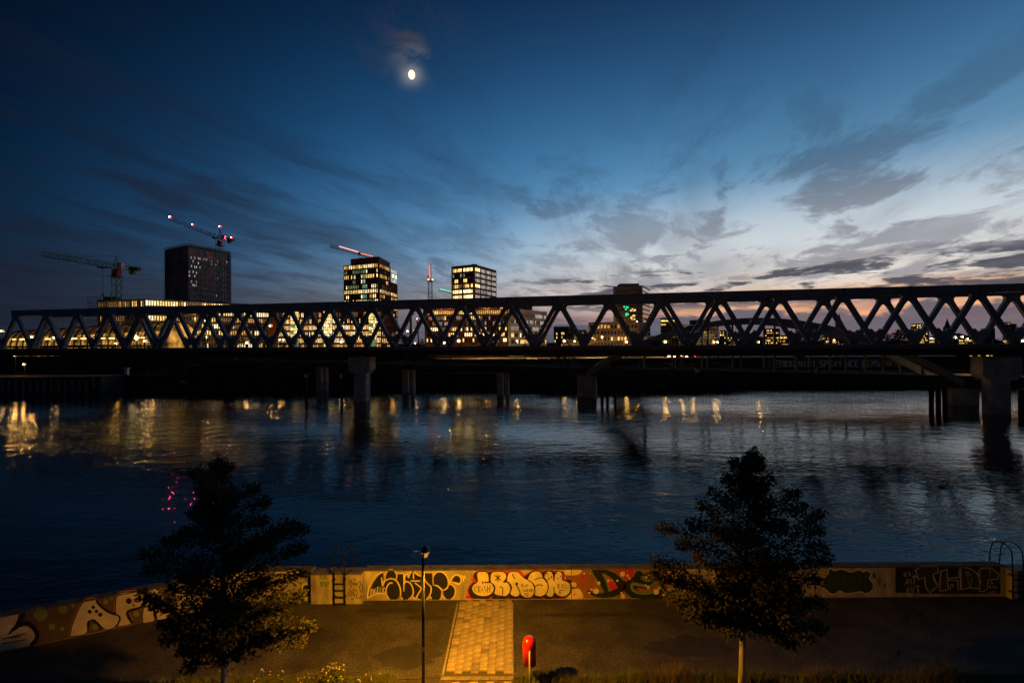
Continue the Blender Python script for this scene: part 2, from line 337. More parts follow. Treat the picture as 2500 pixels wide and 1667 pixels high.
struct('far_road', MB().quad(V(-60, 262, .02), V(420, 250, .02), V(420, 272, .02), V(-60, 284, .02)), road_m)
em_ = MB(); prev = None
for i in range(31):
    x = -420 + i * 13.2; k = min(1, max(0, (-28 - x) / 26)); hh = 4.3 * k + random.uniform(-.25, .25) * k
    row = [V(x, 172, .02), V(x, 196, hh * .75), V(x, 206, hh), V(x, 222, hh), V(x, 246, .02)]
    if prev:
        for a_, b_, c_, d_ in zip(prev, row, row[1:], prev[1:]): em_.quad(a_, b_, c_, d_)
    prev = row
struct('embankment', em_, bank_m)
hill = MB()
for i in range(60):
    x0 = 500 + i * 33; h = 34 + 26 * sin(i * .37) + 12 * sin(i * 1.3) + random.uniform(-5, 5); h *= .75
    hill.add([V(x0, 2300, 0), V(x0 + 33, 2300, 0), V(x0 + 33, 2420, h), V(x0, 2420, h + random.uniform(-4, 4))], [(0, 1, 2, 3)])
struct('hill', hill, mat('far_wooded_hill', (.02, .022, .018), .95, nscale=.02, namp=.4))
# ================================================================== promenade and path
WY = 16.5                                             # wall face
CORNER = V(-9.66, WY, 0); FARL = V(-29.0, 7.8, 0)
pm = MB().add([V(-29, 7.4, 0), V(-29, 12.72, 0), V(-11, 12.72, 0), V(45, 12.72, 0), V(45, WY + .1, 0), V(-9.66, WY + .1, 0), V(-15.57, 13.9, 0), V(-29, 7.9, 0)], [(2, 3, 4, 5), (1, 2, 5, 6), (0, 1, 6, 7)])
struct('promenade', pm, asphalt)
struct('verge', MB().quad(V(-60, -6, -.012), V(60, -6, -.012), V(60, 12.75, -.012), V(-60, 12.75, -.012)), soil)
prom = bpy.data.objects['promenade']; patch_m = mat('asphalt_patch', (.019, .017, .016), .8, nscale=1.2, namp=.4, speck=22); rp = random.Random(8)
for cx, cy_, rx, ry in ((-4.2, 15.9, 1.5, .16), (-3.0, 15.45, .8, .12), (-3.2, 13.55, 1.0, .55), (2.6, 15.55, 2.0, .13), (-6.6, 14.6, .9, .3), (5.4, 13.9, 1.3, .5), (9.5, 15.0, 1.8, .3)):
    n_ = 26; MB().add([V(cx + rx * cos(2 * pi * i / n_) * rp.uniform(.72, 1.15), cy_ + ry * sin(2 * pi * i / n_) * rp.uniform(.72, 1.15), .004) for i in range(n_)], [tuple(range(n_))]).build('asphalt_patch', patch_m, prom, fixn=False)
path = struct('path', MB().box(V(-1.03, 14.6, -.045), (2.02, 3.76, .1)).box(V(-1.03, 10.6, -.045), (2.02, 3.9, .1)), joint_m)
slab_me = []
for m_ in slab_ms:
    mb = MB(); g = .112; e_ = .006
    mb.hexa([V(-g, -g, 0), V(g, -g, 0), V(g, g, 0), V(-g, g, 0)], [V(-g, -g, .03), V(g, -g, .03), V(g, g, .03), V(-g, g, .03)])
    mb.hexa([V(-g, -g, .03), V(g, -g, .03), V(g, g, .03), V(-g, g, .03)], [V(-g + e_, -g + e_, .036), V(g - e_, -g + e_, .036), V(g - e_, g - e_, .036), V(-g + e_, g - e_, .036)])
    me = bpy.data.meshes.new('paving_slab'); me.from_pydata(mb.v, [], mb.f); me.materials.append(m_); slab_me.append(me)
rs = random.Random(3)
def slab(x, y, sx=1, sy=1):
    o = link('paving_slab', slab_me[rs.choices(range(5), (5, 5, 2, 2, 5))[0]], path); o.location = (x, y, .006 + rs.uniform(-.002, .003)); o.scale = (sx, sy, 1); o.rotation_euler = (rs.uniform(-.006, .006), rs.uniform(-.006, .006), rs.uniform(-.01, .01))
for c_ in range(8):
    x = -1.96 + .088 + c_ * .2335 + .06
    y = 12.9 + (.0 if c_ % 2 else .1165)
    while y < 16.4: slab(x, y); y += .229
    y = 12.36 - (.0 if c_ % 2 else .1165)
    while y > 8.8: slab(x, y); y -= .229
for sx_ in (-2.0, -.045):
    y = 12.98
    while y < 16.3:
        o = tag(MB().box(V(sx_, y, .0), (.055, .49, .07)).build('edging_stone', slab_ms[1], path)); y += .5
kerb_m = mat('kerb_worn', (.05, .045, .038), .9, nscale=6, namp=.4)
# row of kerb stones between promenade and verge
for i in range(52):
    x = -22 + i * .9
    if -2.25 < x < .4: continue
    tag(MB().box(V(x, 12.68, -.02), (.885, .10, .06)).build('kerb_stone', kerb_m, path))
for i in range(3): MB().box(V(-1.7 + i * .68, 12.63, -.005), (.665, .14, .05)).build('kerb_stone', slab_ms[3], path)
for i in range(9):
    for j in range(6): MB().box(V(-2.2 - i * .135 + rs.uniform(-.01, .01), 12.35 - j * .13, .0), (.115, .11, .05)).build('cobblestone', slab_ms[rs.randrange(5)], path)
# ================================================================== flood wall
HW = 1.07
def wallseg(mb, a, b, h=HW, th=.32):
    d = (b - a).normalized(); n = V(-d.y, d.x, 0)       # away from the promenade
    lo = WATER - 1
    mb.hexa([V(a.x, a.y, lo), V(b.x, b.y, lo), V(b.x + n.x * th, b.y + n.y * th, lo), V(a.x + n.x * th, a.y + n.y * th, lo)],
            [V(a.x, a.y, h), V(b.x, b.y, h), V(b.x + n.x * th, b.y + n.y * th, h), V(a.x + n.x * th, a.y + n.y * th, h)])
def coping(parent, a, b, h=HW, th=.32, step=2.4):
    d = (b - a); L = d.length; d.normalize(); n = V(-d.y, d.x, 0); k = max(1, round(L / step))
    for i in range(k):
        p = a + d * (L * (i + .5) / k) + n * (th / 2)
        MB().box(V(p.x, p.y, h + .018), (L / k - .012, th + .03, .04), U=d).build('coping_stone', coping_m, parent)
X0 = P(762, 1460, WY).x; X1 = P(777, 1460, WY).x; X2 = P(889, 1460, WY).x; X3 = P(2455, 1455, WY).x
wl = empty('flood_wall', CORNER, 'angled concrete flood wall with cream letters and green spots at far left', 'wall')
mb = MB(); wallseg(mb, FARL, CORNER); mb.build('wall', concrete, wl); coping(wl, FARL, CORNER)
wc = empty('flood_wall', V(-8, WY, 0), 'short concrete flood wall section left of the ladder, half behind the tree', 'wall')
mb = MB(); wallseg(mb, CORNER, V(X0, WY, 0)); mb.build('wall', concrete, wc); coping(wc, CORNER, V(X0, WY, 0))
wn_ = empty('flood_wall', V((X1 + X2) / 2, WY - .21, 0), 'concrete flood wall panel that stands forward behind the left ladder', 'wall')
mb = MB(); wallseg(mb, V(X0 + .05, WY - .21, 0), V(X2, WY - .21, 0), 1.05, .5); mb.build('wall', concrete, wn_)
MB().box(V((X0 + X2) / 2, WY + .02, 1.062), (X2 - X0 - .06, .5, .03)).build('coping_stone', coping_m, wn_)
wr = empty('flood_wall', V(4, WY, 0), 'long concrete flood wall with the big letters CRASH', 'wall')
mb = MB(); wallseg(mb, V(X2 + .01, WY, 0), V(X3, WY, 0)); mb.build('wall', concrete, wr); coping(wr, V(X2 + .01, WY, 0), V(X3, WY, 0))
for jx in (1395, 1700, 1990, 2230):
    j = P(jx, 1420, WY).x; MB().box(V(j, WY - .001, .53), (.02, .012, 1.06)).build('expansion_joint', coping_m, wr)
we = empty('flood_wall', V(X3 + 1, WY - .2, 0), 'concrete flood wall panel by the hooped ladder at far right', 'wall')
mb = MB(); wallseg(mb, V(X3 + .01, WY - .21, 0), V(X3 + 1.9, WY - .21, 0), 1.02, .5); mb.build('wall', concrete, we)
mb = MB(); wallseg(mb, V(X3 + 1.92, WY, 0), V(X3 + 22, WY, 0)); mb.build('wall', concrete, we)
# ---- paint: flat marks on the wall faces, traced as outlines and lines on the wall plane
PAINT = {}
def pmat(k, col, rough=.6):
    if k not in PAINT: PAINT[k] = mat('spray_' + k, col, rough, nscale=2.2, namp=.22, detail=8)
    return PAINT[k]
pmat('black', (.012, .011, .011)); pmat('cream', (.60, .52, .40)); pmat('gold', (.62, .50, .30)); pmat('red', (.42, .02, .02)); pmat('brown', (.24, .085, .03))
pmat('teal', (.12, .17, .15)); pmat('green', (.035, .055, .018)); pmat('lime', (.20, .23, .07)); pmat('white', (.72, .68, .62)); pmat('darkbrown', (.11, .075, .04)); pmat('tag', (.018, .015, .015)); pmat('tagg', (.10, .14, .06)); pmat('rose', (.34, .14, .12)); pmat('palepink', (.62, .44, .38)); pmat('oldblack', (.016, .014, .015))
class Paint:
    def __init__(s, ox, oy, sc_, plane=None, parent=None):
        s.o = (ox, oy); s.s = sc_; s.plane = plane; s.parent = parent; s.layers = []; s.z = 0
    def w(s, p, off):
        x, y = s.o[0] + p[0] * s.s, s.o[1] + p[1] * s.s; r = ray(x, y); a, n = s.plane
        q = EYE + r * ((a - EYE).dot(n) / r.dot(n))
        return q - n * off
    def fill(s, k, *polys, smooth=True):
        s.z += 1; mb = MB(); off = .0015 + s.z * .0012
        for pl in polys:
            if smooth: pl = smooth_line(pl, 3, True)
            A = [s.w(p, off) for p in pl]; mb.add(A, [tuple(t_) for t_ in tessellate_polygon([A])])
        s.layers.append((mb, k)); return s
    def dots(s, k, ds):
        s.z += 1; mb = MB(); off = .0015 + s.z * .0012
        for x, y, r in ds: mb.add([s.w((x + r * cos(i * pi / 7), y + r * sin(i * pi / 7)), off) for i in range(14)], [tuple(range(14))])
        s.layers.append((mb, k)); return s
    def line(s, k, wd, *ls, smooth=True, closed=False):
        s.z += 1; mb = MB(); off = .0015 + s.z * .0012
        for l in ls:
            if smooth and len(l) > 2: l = smooth_line(l, 3, closed)
            if closed: l = list(l) + [l[0]]
            h = wd / 2; n = len(l); A = []; B = []
            for i in range(n):
                p = l[max(i - 1, 0)]; q = l[min(i + 1, n - 1)]
                if closed and i in (0, n - 1): p, q = l[-2], l[1]
                dx_, dy_ = q[0] - p[0], q[1] - p[1]; L = hypot(dx_, dy_) or 1
                hh = h * (1 if closed or n < 3 or 0 < i < n - 1 else .6)
                A.append((l[i][0] - dy_ / L * hh, l[i][1] + dx_ / L * hh)); B.append((l[i][0] + dy_ / L * hh, l[i][1] - dx_ / L * hh))
            mb.add([s.w(p, off) for p in A + B], [(i, i + 1, n + i + 1, n + i) for i in range(n - 1)])
        s.layers.append((mb, k)); return s
    def done(s):
        part = None
        for mb, k in s.layers:
            o = mb.build('graffiti' if part is None else 'paint_layer', PAINT[k], s.parent if part is None else part, fixn=False)
            if part is None: part = o
        return part
PL = (V(0, WY, 0), V(0, 1, 0)); PN = (V(0, WY - .21, 0), V(0, 1, 0))
dl = (CORNER - FARL).normalized(); PLL = (CORNER, V(-dl.y, dl.x, 0))
p = Paint(880, 1370, .11054, PL, wr)
p.fill('black', [(185, 795), (215, 620), (300, 440), (400, 310), (490, 245), (515, 290), (520, 370), (500, 420), (470, 470), (490, 560), (560, 640), (545, 690), (400, 690), (270, 740)],
       [(560, 380), (555, 310), (600, 220), (680, 185), (760, 220), (800, 310), (790, 380), (680, 375)],
       [(490, 560), (530, 450), (620, 390), (700, 375), (790, 420), (860, 530), (885, 680), (850, 780), (810, 830), (640, 830), (590, 720), (570, 600)],
       [(810, 280), (940, 270), (952, 460), (1020, 440), (1100, 480), (1150, 580), (1160, 700), (1120, 790), (1060, 830), (930, 830), (890, 750), (880, 560), (800, 400)],
       [(985, 400), (990, 310), (1030, 270), (1070, 360), (1085, 290), (1150, 190), (1190, 210), (1230, 270), (1340, 320), (1345, 590), (1290, 690), (1215, 800), (1170, 760), (1150, 560), (1060, 450)],
       [(1345, 330), (1420, 260), (1590, 255), (1600, 520), (1560, 560), (1540, 700), (1490, 800), (1440, 840), (1300, 820), (1250, 760), (1335, 620)],
       [(1620, 500), (1615, 330), (1680, 250), (1760, 230), (1860, 280), (1930, 380), (1940, 500), (1900, 590), (1840, 620), (1780, 580), (1700, 530)],
       [(1570, 560), (1650, 530), (1740, 590), (1790, 680), (1790, 790), (1740, 840), (1560, 840), (1500, 800)],
       [(1840, 640), (1930, 560), (1980, 510), (2060, 560), (2095, 660), (2070, 760), (2010, 830), (1880, 820), (1835, 740)],
       [(2040, 440), (2050, 370), (2110, 315), (2180, 330), (2215, 400), (2200, 470), (2150, 460)])
p.line('gold', 30, [(150, 810), (190, 560), (310, 340), (430, 260), (500, 230)], [(520, 260), (535, 370), (560, 270), (600, 205), (690, 180), (770, 220), (805, 310), (785, 390)],
       [(465, 345), (475, 420), (490, 545), (530, 440), (620, 385), (710, 378), (800, 430), (870, 560), (888, 700), (860, 790), (820, 830)], [(715, 470), (640, 480), (585, 560), (565, 660), (590, 760), (640, 830)],
       [(958, 520), (980, 460), (1030, 440), (1110, 490), (1160, 600), (1165, 700), (1120, 790), (1060, 830)], [(965, 430), (985, 320), (1030, 265), (1065, 360), (1085, 280), (1150, 180)], [(1190, 195), (1230, 270), (1340, 325)],
       [(1170, 235), (1172, 385)], [(1200, 470), (1270, 520), (1340, 595), (1290, 690), (1210, 820), (1170, 770)], [(1410, 360), (1450, 450), (1530, 530), (1560, 560), (1555, 680), (1500, 790), (1450, 830)],
       [(1640, 525), (1700, 535), (1800, 630), (1812, 740), (1880, 825)], [(1800, 640), (1790, 790), (1750, 840)], [(1610, 330), (1660, 250), (1750, 220), (1850, 260), (1930, 370), (1945, 490), (1910, 590), (1830, 630)],
       [(1940, 510), (2000, 500), (2070, 560), (2100, 660), (2070, 770), (2005, 830)], [(1985, 480), (2000, 400), (2060, 310), (2130, 290), (2200, 330), (2225, 400), (2205, 470), (2160, 500), (2100, 470), (2030, 460)],
       [(2225, 300), (2270, 360), (2280, 450)], [(2290, 300), (2315, 375)], [(150, 820), (250, 750), (400, 700), (560, 700)], [(830, 830), (875, 770), (930, 830)], [(1160, 800), (1190, 830)], [(1480, 830), (1550, 780), (1560, 830)])
p.line('gold', 30, [(810, 265), (950, 258), (962, 330), (958, 660)], [(1105, 428), (1320, 428)], [(1400, 245), (1600, 245), (1605, 490)], smooth=False)
p.line('white', 14, [(215, 740), (240, 600), (280, 600), (250, 670), (270, 690), (225, 735)], [(290, 620), (296, 705)], [(345, 590), (318, 610), (320, 690), (352, 680), (350, 640)], [(375, 570), (380, 690)], [(375, 570), (412, 556)], [(378, 625), (402, 620)],
       [(412, 670), (422, 680)], [(457, 560), (432, 590), (435, 660), (462, 665)], [(485, 570), (495, 680)], [(535, 560), (495, 620), (545, 690)], smooth=False).done()
p = Paint(1130, 1370, .11905, PL, wr)
C_ = [(290, 270), (310, 215), (400, 200), (490, 215), (530, 280), (530, 420), (430, 425), (560, 430), (620, 480), (645, 540), (620, 620), (560, 680), (460, 712), (320, 700), (220, 640), (185, 550), (210, 480), (290, 420), (300, 380)]
R_ = [(565, 300), (600, 220), (700, 195), (840, 210), (895, 280), (880, 360), (830, 420), (900, 420), (960, 480), (980, 570), (950, 650), (880, 710), (790, 700), (720, 695), (640, 650), (660, 560), (640, 480), (570, 420)]
A_ = [(920, 280), (950, 220), (1040, 200), (1140, 215), (1250, 330), (1380, 400), (1450, 480), (1475, 570), (1460, 660), (1390, 730), (1290, 740), (1200, 690), (1170, 650), (1150, 700), (1080, 720), (1000, 690), (970, 640), (1000, 560), (980, 470), (910, 410), (900, 380)]
S_ = [(1330, 350), (1370, 260), (1440, 205), (1540, 195), (1610, 230), (1640, 310), (1690, 350), (1740, 440), (1740, 600), (1690, 670), (1600, 715), (1500, 700), (1470, 660), (1480, 540), (1440, 450), (1330, 370)]
H_ = [(1670, 330), (1690, 240), (1750, 195), (1820, 210), (1855, 280), (1865, 400), (1890, 250), (1950, 195), (2020, 215), (2045, 290), (2040, 370), (2130, 405), (2195, 450), (2210, 560), (2190, 640), (2120, 700), (2030, 720), (1940, 690), (1880, 640), (1840, 715), (1770, 720), (1705, 670), (1750, 560), (1740, 440)]
p.fill('red', [(90, 600), (120, 500), (190, 430), (200, 300), (240, 220), (330, 180), (540, 175), (900, 175), (1160, 178), (1270, 270), (1420, 185), (1600, 178), (2070, 200), (2090, 360), (2200, 380), (2250, 480), (2250, 620), (2180, 730), (2100, 765), (200, 765), (120, 690)])
p.fill('black', [(110, 590), (140, 510), (200, 440), (290, 410), (250, 370), (215, 300), (240, 240), (340, 190), (480, 190), (540, 220), (600, 200), (720, 182), (850, 200), (910, 240), (1020, 195), (1120, 195), (1230, 300), (1290, 290), (1400, 200), (1540, 184), (1640, 220), (1700, 190), (1830, 184), (1880, 215), (1950, 184), (2040, 210), (2060, 290), (2050, 370), (2180, 400), (2220, 480), (2225, 620), (2170, 700), (2080, 745), (1800, 765), (1300, 768), (900, 766), (250, 760), (150, 690)])
p.fill('cream', C_, R_, A_, S_, H_)
p.line('black', 17, C_, R_, A_, S_, H_, closed=True)
p.line('black', 20, [(400, 395), (410, 455)], [(410, 430), (520, 420), (600, 450), (640, 530)], [(750, 520), (800, 520), (820, 580), (810, 690)], [(715, 262), (722, 420)], [(665, 385), (775, 285)], [(665, 285), (785, 385)], [(1015, 250), (1040, 310), (1080, 365)],
       [(1090, 440), (1105, 490), (1150, 570), (1180, 650)], [(1470, 380), (1560, 335), (1660, 345), (1730, 440)], [(1480, 505), (1570, 470), (1640, 500)], [(1865, 220), (1868, 400)], [(1868, 510), (1872, 640)])
p.line('tag', 13, [(285, 500), (245, 520), (240, 580), (280, 630)], [(310, 500), (320, 640)], [(310, 500), (352, 520), (340, 560), (315, 565), (350, 630)], [(370, 640), (390, 500), (430, 650)], [(378, 585), (418, 582)], [(470, 490), (436, 512), (450, 550), (480, 580), (450, 625)],
       [(502, 490), (502, 640)], [(555, 480), (550, 635)], [(500, 560), (555, 555)], [(1205, 460), (1215, 520)], [(1205, 460), (1247, 470), (1215, 490), (1250, 520)], [(1272, 482), (1275, 520)], [(1305, 460), (1310, 525)], [(1305, 460), (1345, 480), (1310, 496)],
       [(1220, 612), (1236, 560), (1255, 615)], [(1265, 565), (1275, 610), (1300, 605), (1296, 560)], [(1315, 615), (1315, 560), (1345, 570), (1320, 585), (1350, 615)], [(1360, 560), (1366, 605), (1390, 605), (1390, 560)], [(1402, 625), (1406, 560), (1420, 590), (1440, 555), (1440, 630)],
       [(1250, 655), (1362, 655)], [(1270, 680), (1332, 690)], [(1300, 722), (1350, 690)], [(1935, 460), (1982, 550)], [(1985, 450), (1935, 545)], [(2030, 460), (2036, 545)], [(2030, 460), (2072, 482), (2035, 512)], [(2090, 470), (2096, 550), (2142, 550)],
       [(1970, 590), (2072, 580)], [(1980, 590), (1986, 660), (2022, 655)], [(1980, 625), (2020, 620)], smooth=False)
p.dots('tag', [(1722, 250, 16), (1820, 315, 18), (1760, 350, 18), (1945, 345, 15), (2005, 295, 14), (1920, 240, 14), (1105, 455, 30)])
p.dots('red', [(575, 752, 34), (940, 757, 22), (1150, 763, 20), (1430, 760, 26), (1650, 757, 20), (1860, 765, 20), (180, 370, 17), (135, 410, 9), (160, 325, 10), (80, 705, 18), (70, 660, 9), (2285, 675, 19), (2310, 640, 11), (655, 285, 14)]).done()
p = Paint(1400, 1370, .10204, PL, wr)
p.fill('brown', [(-190, 190), (2260, 190), (2260, 880), (-190, 885)], smooth=False)
p.fill('gold', [(-180, 200), (150, 200), (120, 310), (-180, 320)], [(-180, 880), (-180, 640), (0, 655), (120, 640), (200, 740), (210, 880)], [(-60, 500), (60, 510), (60, 600), (-60, 590)])
p.fill('red', [(820, 192), (1430, 192), (1400, 380), (1150, 390), (950, 240)], [(170, 360), (260, 370), (340, 460), (220, 440)])
p.fill('black', [(440, 192), (830, 192), (1000, 260), (1200, 420), (1260, 520), (1210, 690), (1100, 790), (950, 860), (700, 870), (500, 830), (350, 740), (330, 690), (420, 700), (480, 760), (640, 740), (730, 740), (640, 560), (520, 420), (430, 250)],
       [(1420, 350), (1470, 230), (1560, 192), (1620, 205), (1700, 280), (1840, 300), (1820, 195), (1900, 192), (2100, 300), (2180, 600), (2240, 870), (1400, 870), (1200, 700), (1250, 500), (1420, 370)])
p.fill('teal', [(690, 290), (800, 320), (930, 420), (1010, 530), (990, 640), (900, 700), (840, 710), (780, 500)])
p.fill('red', [(790, 370), (900, 420), (1060, 610), (1000, 650), (880, 670)])
p.fill('brown', [(1520, 620), (1700, 650), (1900, 620), (1980, 480), (2080, 640), (2050, 700), (1900, 715), (1600, 720)])
p.line('teal', 34, [(440, 195), (440, 260), (560, 450), (660, 620), (730, 740)], [(730, 740), (600, 732)], [(340, 720), (420, 810), (560, 860), (740, 880), (950, 860), (1110, 790)], [(830, 195), (1000, 260), (1140, 380), (1230, 460)], [(1190, 700), (1280, 790), (1380, 870)],
       [(1430, 360), (1460, 260), (1540, 205), (1600, 210), (1700, 280), (1830, 300), (1830, 205)], [(1940, 410), (2080, 600), (2200, 760), (2230, 870)])
p.line('teal', 70, [(1620, 350), (1700, 430), (1800, 450), (1920, 400), (1940, 500), (1850, 590), (1740, 590), (1560, 550), (1420, 530), (1390, 600), (1430, 680), (1550, 740), (1700, 755), (1900, 735)])
p.dots('cream', [(1172, 297, 60), (1292, 333, 32), (1345, 400, 25), (540, 705, 68), (605, 512, 40), (435, 665, 28), (255, 280, 24), (402, 280, 16), (342, 243, 10), (835, 450, 30), (1050, 455, 28), (925, 440, 14), (1975, 720, 68), (1785, 612, 34), (1722, 562, 22), (1740, 375, 28), (1148, 750, 30), (1180, 830, 55), (2045, 632, 32), (2152, 790, 30), (380, 740, 24), (535, 480, 14), (1685, 355, 12), (165, 225, 34)]).done()
p = Paint(690, 1320, .10843, PL, wc)
p.fill('black', [(460, 1040), (560, 990), (640, 1080), (640, 1200), (560, 1270), (440, 1230)], [(160, 1150), (300, 1170), (400, 1130), (380, 1200), (260, 1230)])
p.line('cream', 36, [(-150, 720), (0, 690), (170, 670), (250, 660), (340, 690), (410, 760), (450, 850)]).line('cream', 24, [(450, 990), (520, 960), (620, 1010), (660, 1090), (650, 1200), (590, 1300), (450, 1260)], [(440, 980), (445, 1100), (380, 1230), (280, 1260), (150, 1240), (0, 1280)])
p.line('white', 14, [(475, 680), (500, 800), (540, 790), (530, 750), (495, 770)], [(570, 720), (600, 760), (640, 730)], [(640, 730), (600, 810), (575, 850), (635, 845)]).done()
p = Paint(690, 1320, .10843, PN, wn_)
p.line('tag', 15, [(1485, 975), (1520, 880), (1560, 900), (1530, 960), (1545, 1050)], [(1580, 990), (1600, 930), (1620, 1000), (1650, 940), (1680, 1000), (1720, 910), (1760, 940), (1740, 1010), (1700, 1060)], [(1790, 970), (1795, 1100), (1770, 1145), (1740, 1100), (1745, 1040)],
       [(1470, 1090), (1540, 1120), (1570, 1190), (1500, 1230), (1475, 1170), (1530, 1160)], [(1590, 1070), (1610, 1230), (1640, 1210), (1600, 1210)], [(1600, 1080), (1690, 1150), (1660, 1260), (1690, 1290), (1790, 1240), (1740, 1230)], [(1540, 1308), (1610, 1300)])
p.line('tag', 15, [(1570, 860), (1635, 855), (1625, 930)], smooth=False)
p.line('tagg', 22, [(830, 780), (870, 780)], [(850, 780), (850, 860)], [(890, 780), (890, 850), (925, 850), (925, 780), (890, 780)], [(960, 770), (960, 860)], [(1010, 770), (965, 820), (1020, 860)], [(850, 920), (890, 1030)], [(850, 925), (905, 910), (895, 965), (870, 975), (915, 1030)], [(930, 930), (945, 1020)], [(930, 930), (970, 920)], [(938, 975), (970, 965)], [(945, 1020), (980, 1010)], [(990, 920), (1000, 1025)], [(990, 920), (1055, 925), (1040, 965), (1000, 975)], smooth=False).done()
p = Paint(0, 1400, .18707, PLL, wl)
p.fill('darkbrown', [(-60, 575), (330, 490), (900, 385), (2300, 150), (2300, 560), (1400, 730), (480, 925), (-60, 1030)], smooth=False)
p.dots('lime', [(530, 525, 92), (820, 458, 62), (955, 410, 26), (677, 688, 42), (815, 718, 28), (1383, 365, 32), (1455, 312, 20), (1245, 690, 42), (1780, 520, 40)])
A2 = [(915, 800), (960, 620), (1090, 360), (1250, 330), (1300, 400), (1400, 480), (1510, 525), (1560, 570), (1540, 640), (1480, 705), (1370, 725), (1240, 600), (1170, 610), (1140, 640), (1130, 775), (940, 815)]
R2 = [(1510, 440), (1540, 265), (1720, 230), (1840, 230), (1900, 300), (1880, 390), (1820, 450), (1700, 470), (1670, 500), (1720, 645), (1540, 690), (1530, 680), (1570, 600), (1560, 550), (1510, 510)]
K2 = [(1870, 630), (1900, 330), (1950, 215), (2040, 190), (2150, 350), (2210, 470), (2190, 560), (2050, 590), (2000, 430), (2010, 600)]
p.line('rose', 40, A2, R2, closed=True)
p.fill('cream', [(-60, 575), (60, 545), (250, 510), (270, 560), (110, 770), (-60, 840)], [(-60, 860), (100, 770), (270, 690), (360, 690), (430, 740), (460, 820), (440, 870), (370, 935), (0, 1005), (-60, 1015)], A2, R2, K2)
p.line('black', 12, A2, R2, closed=True)
p.fill('black', [(260, 510), (325, 495), (325, 560), (280, 620), (150, 770), (110, 780), (210, 640)])
p.line('black', 55, [(150, 740), (300, 640), (400, 660), (470, 730), (490, 820), (440, 900), (400, 930)])
p.line('black', 36, [(1260, 335), (1300, 400), (1400, 480), (1520, 530)], [(1890, 330), (1850, 430), (1670, 490), (1690, 580), (1735, 640)], [(2000, 420), (2040, 585)])
p.line('black', 30, [(1150, 765), (1160, 620), (1230, 600), (1335, 720)], smooth=False).line('black', 14, [(30, 850), (340, 775)], [(110, 835), (270, 815)], [(20, 910), (340, 855)], [(1745, 345), (1830, 280)], [(1750, 355), (1830, 362)], [(1730, 380), (1758, 422)], [(2010, 420), (2200, 510)])
p.dots('black', [(1175, 490, 25), (1222, 432, 22), (1262, 485, 22), (1312, 530, 26), (1685, 350, 38), (2085, 378, 18)]).done()
p = Paint(2000, 1360, .10204, PL, wr)
G_ = [(60, 700), (160, 430), (210, 390), (220, 300), (280, 265), (360, 315), (500, 275), (600, 290), (740, 345), (880, 310), (980, 290), (1040, 340), (1130, 310), (1220, 350), (1240, 400), (1200, 500), (1280, 600), (1300, 690), (1260, 780), (1180, 850), (1090, 870), (1000, 820), (800, 850), (620, 860), (490, 800), (370, 880), (250, 860), (150, 760)]
p.fill('green', G_).line('cream', 26, G_, closed=True).line('black', 20, [(230, 400), (350, 370), (480, 420), (550, 500)], [(640, 330), (640, 520), (690, 650), (650, 800)], [(700, 450), (800, 410), (900, 470), (910, 600), (830, 680), (750, 650)], [(1020, 350), (1030, 600), (1040, 800)], [(520, 780), (540, 650)])
p.line('cream', 14, [(1330, 730), (1370, 715), (1380, 740), (1335, 785), (1380, 780)], [(1405, 720), (1445, 715), (1425, 745), (1450, 770), (1410, 790)], [(1690, 760), (1730, 540), (1790, 400), (1770, 300), (1730, 300), (1720, 380)], [(1680, 400), (1720, 470)], [(1620, 700), (1700, 560), (1660, 720)])
p.line('tag', 18, [(1290, 360), (1300, 500)], [(1350, 370), (1300, 430), (1370, 520)], [(1380, 520), (1470, 500)], [(1390, 560), (1470, 555), (1400, 640), (1480, 630)], [(1510, 640), (1590, 630)], [(1550, 640), (1560, 740)], smooth=False).done()
p = Paint(2200, 1310, .12755, PL, wr)
p.fill('oldblack', [(-110, 560), (1890, 548), (1900, 1085), (420, 1085), (-110, 1060)], smooth=False)
T_ = [(270, 630), (400, 560), (690, 560), (715, 680), (610, 710), (620, 800), (700, 940), (550, 1070), (470, 970), (445, 770), (330, 820)]
H2 = [(735, 1030), (745, 820), (760, 650), (880, 615), (875, 790), (1110, 770), (1095, 690), (1125, 560), (1130, 780), (1140, 990), (1090, 1030), (1080, 830), (880, 830), (910, 980), (860, 1020)]
A3 = [(1155, 1010), (1140, 760), (1140, 560), (1330, 610), (1450, 700), (1520, 840), (1490, 980), (1420, 990), (1330, 960)]
P3 = [(1500, 1040), (1490, 640), (1530, 600), (1690, 590), (1690, 760), (1720, 590), (1870, 710), (1860, 800), (1660, 820), (1650, 980), (1590, 1040)]
p.fill('green', T_, H2, A3, P3, smooth=False).line('palepink', 22, T_, H2, A3, P3, closed=True, smooth=False)
p.line('palepink', 22, [(1250, 660), (1250, 755), (1330, 720), (1250, 660)], [(1270, 790), (1310, 960), (1360, 780)], [(610, 720), (690, 930), (720, 870)], [(940, 1030), (945, 910), (1000, 900), (985, 970)], smooth=False)
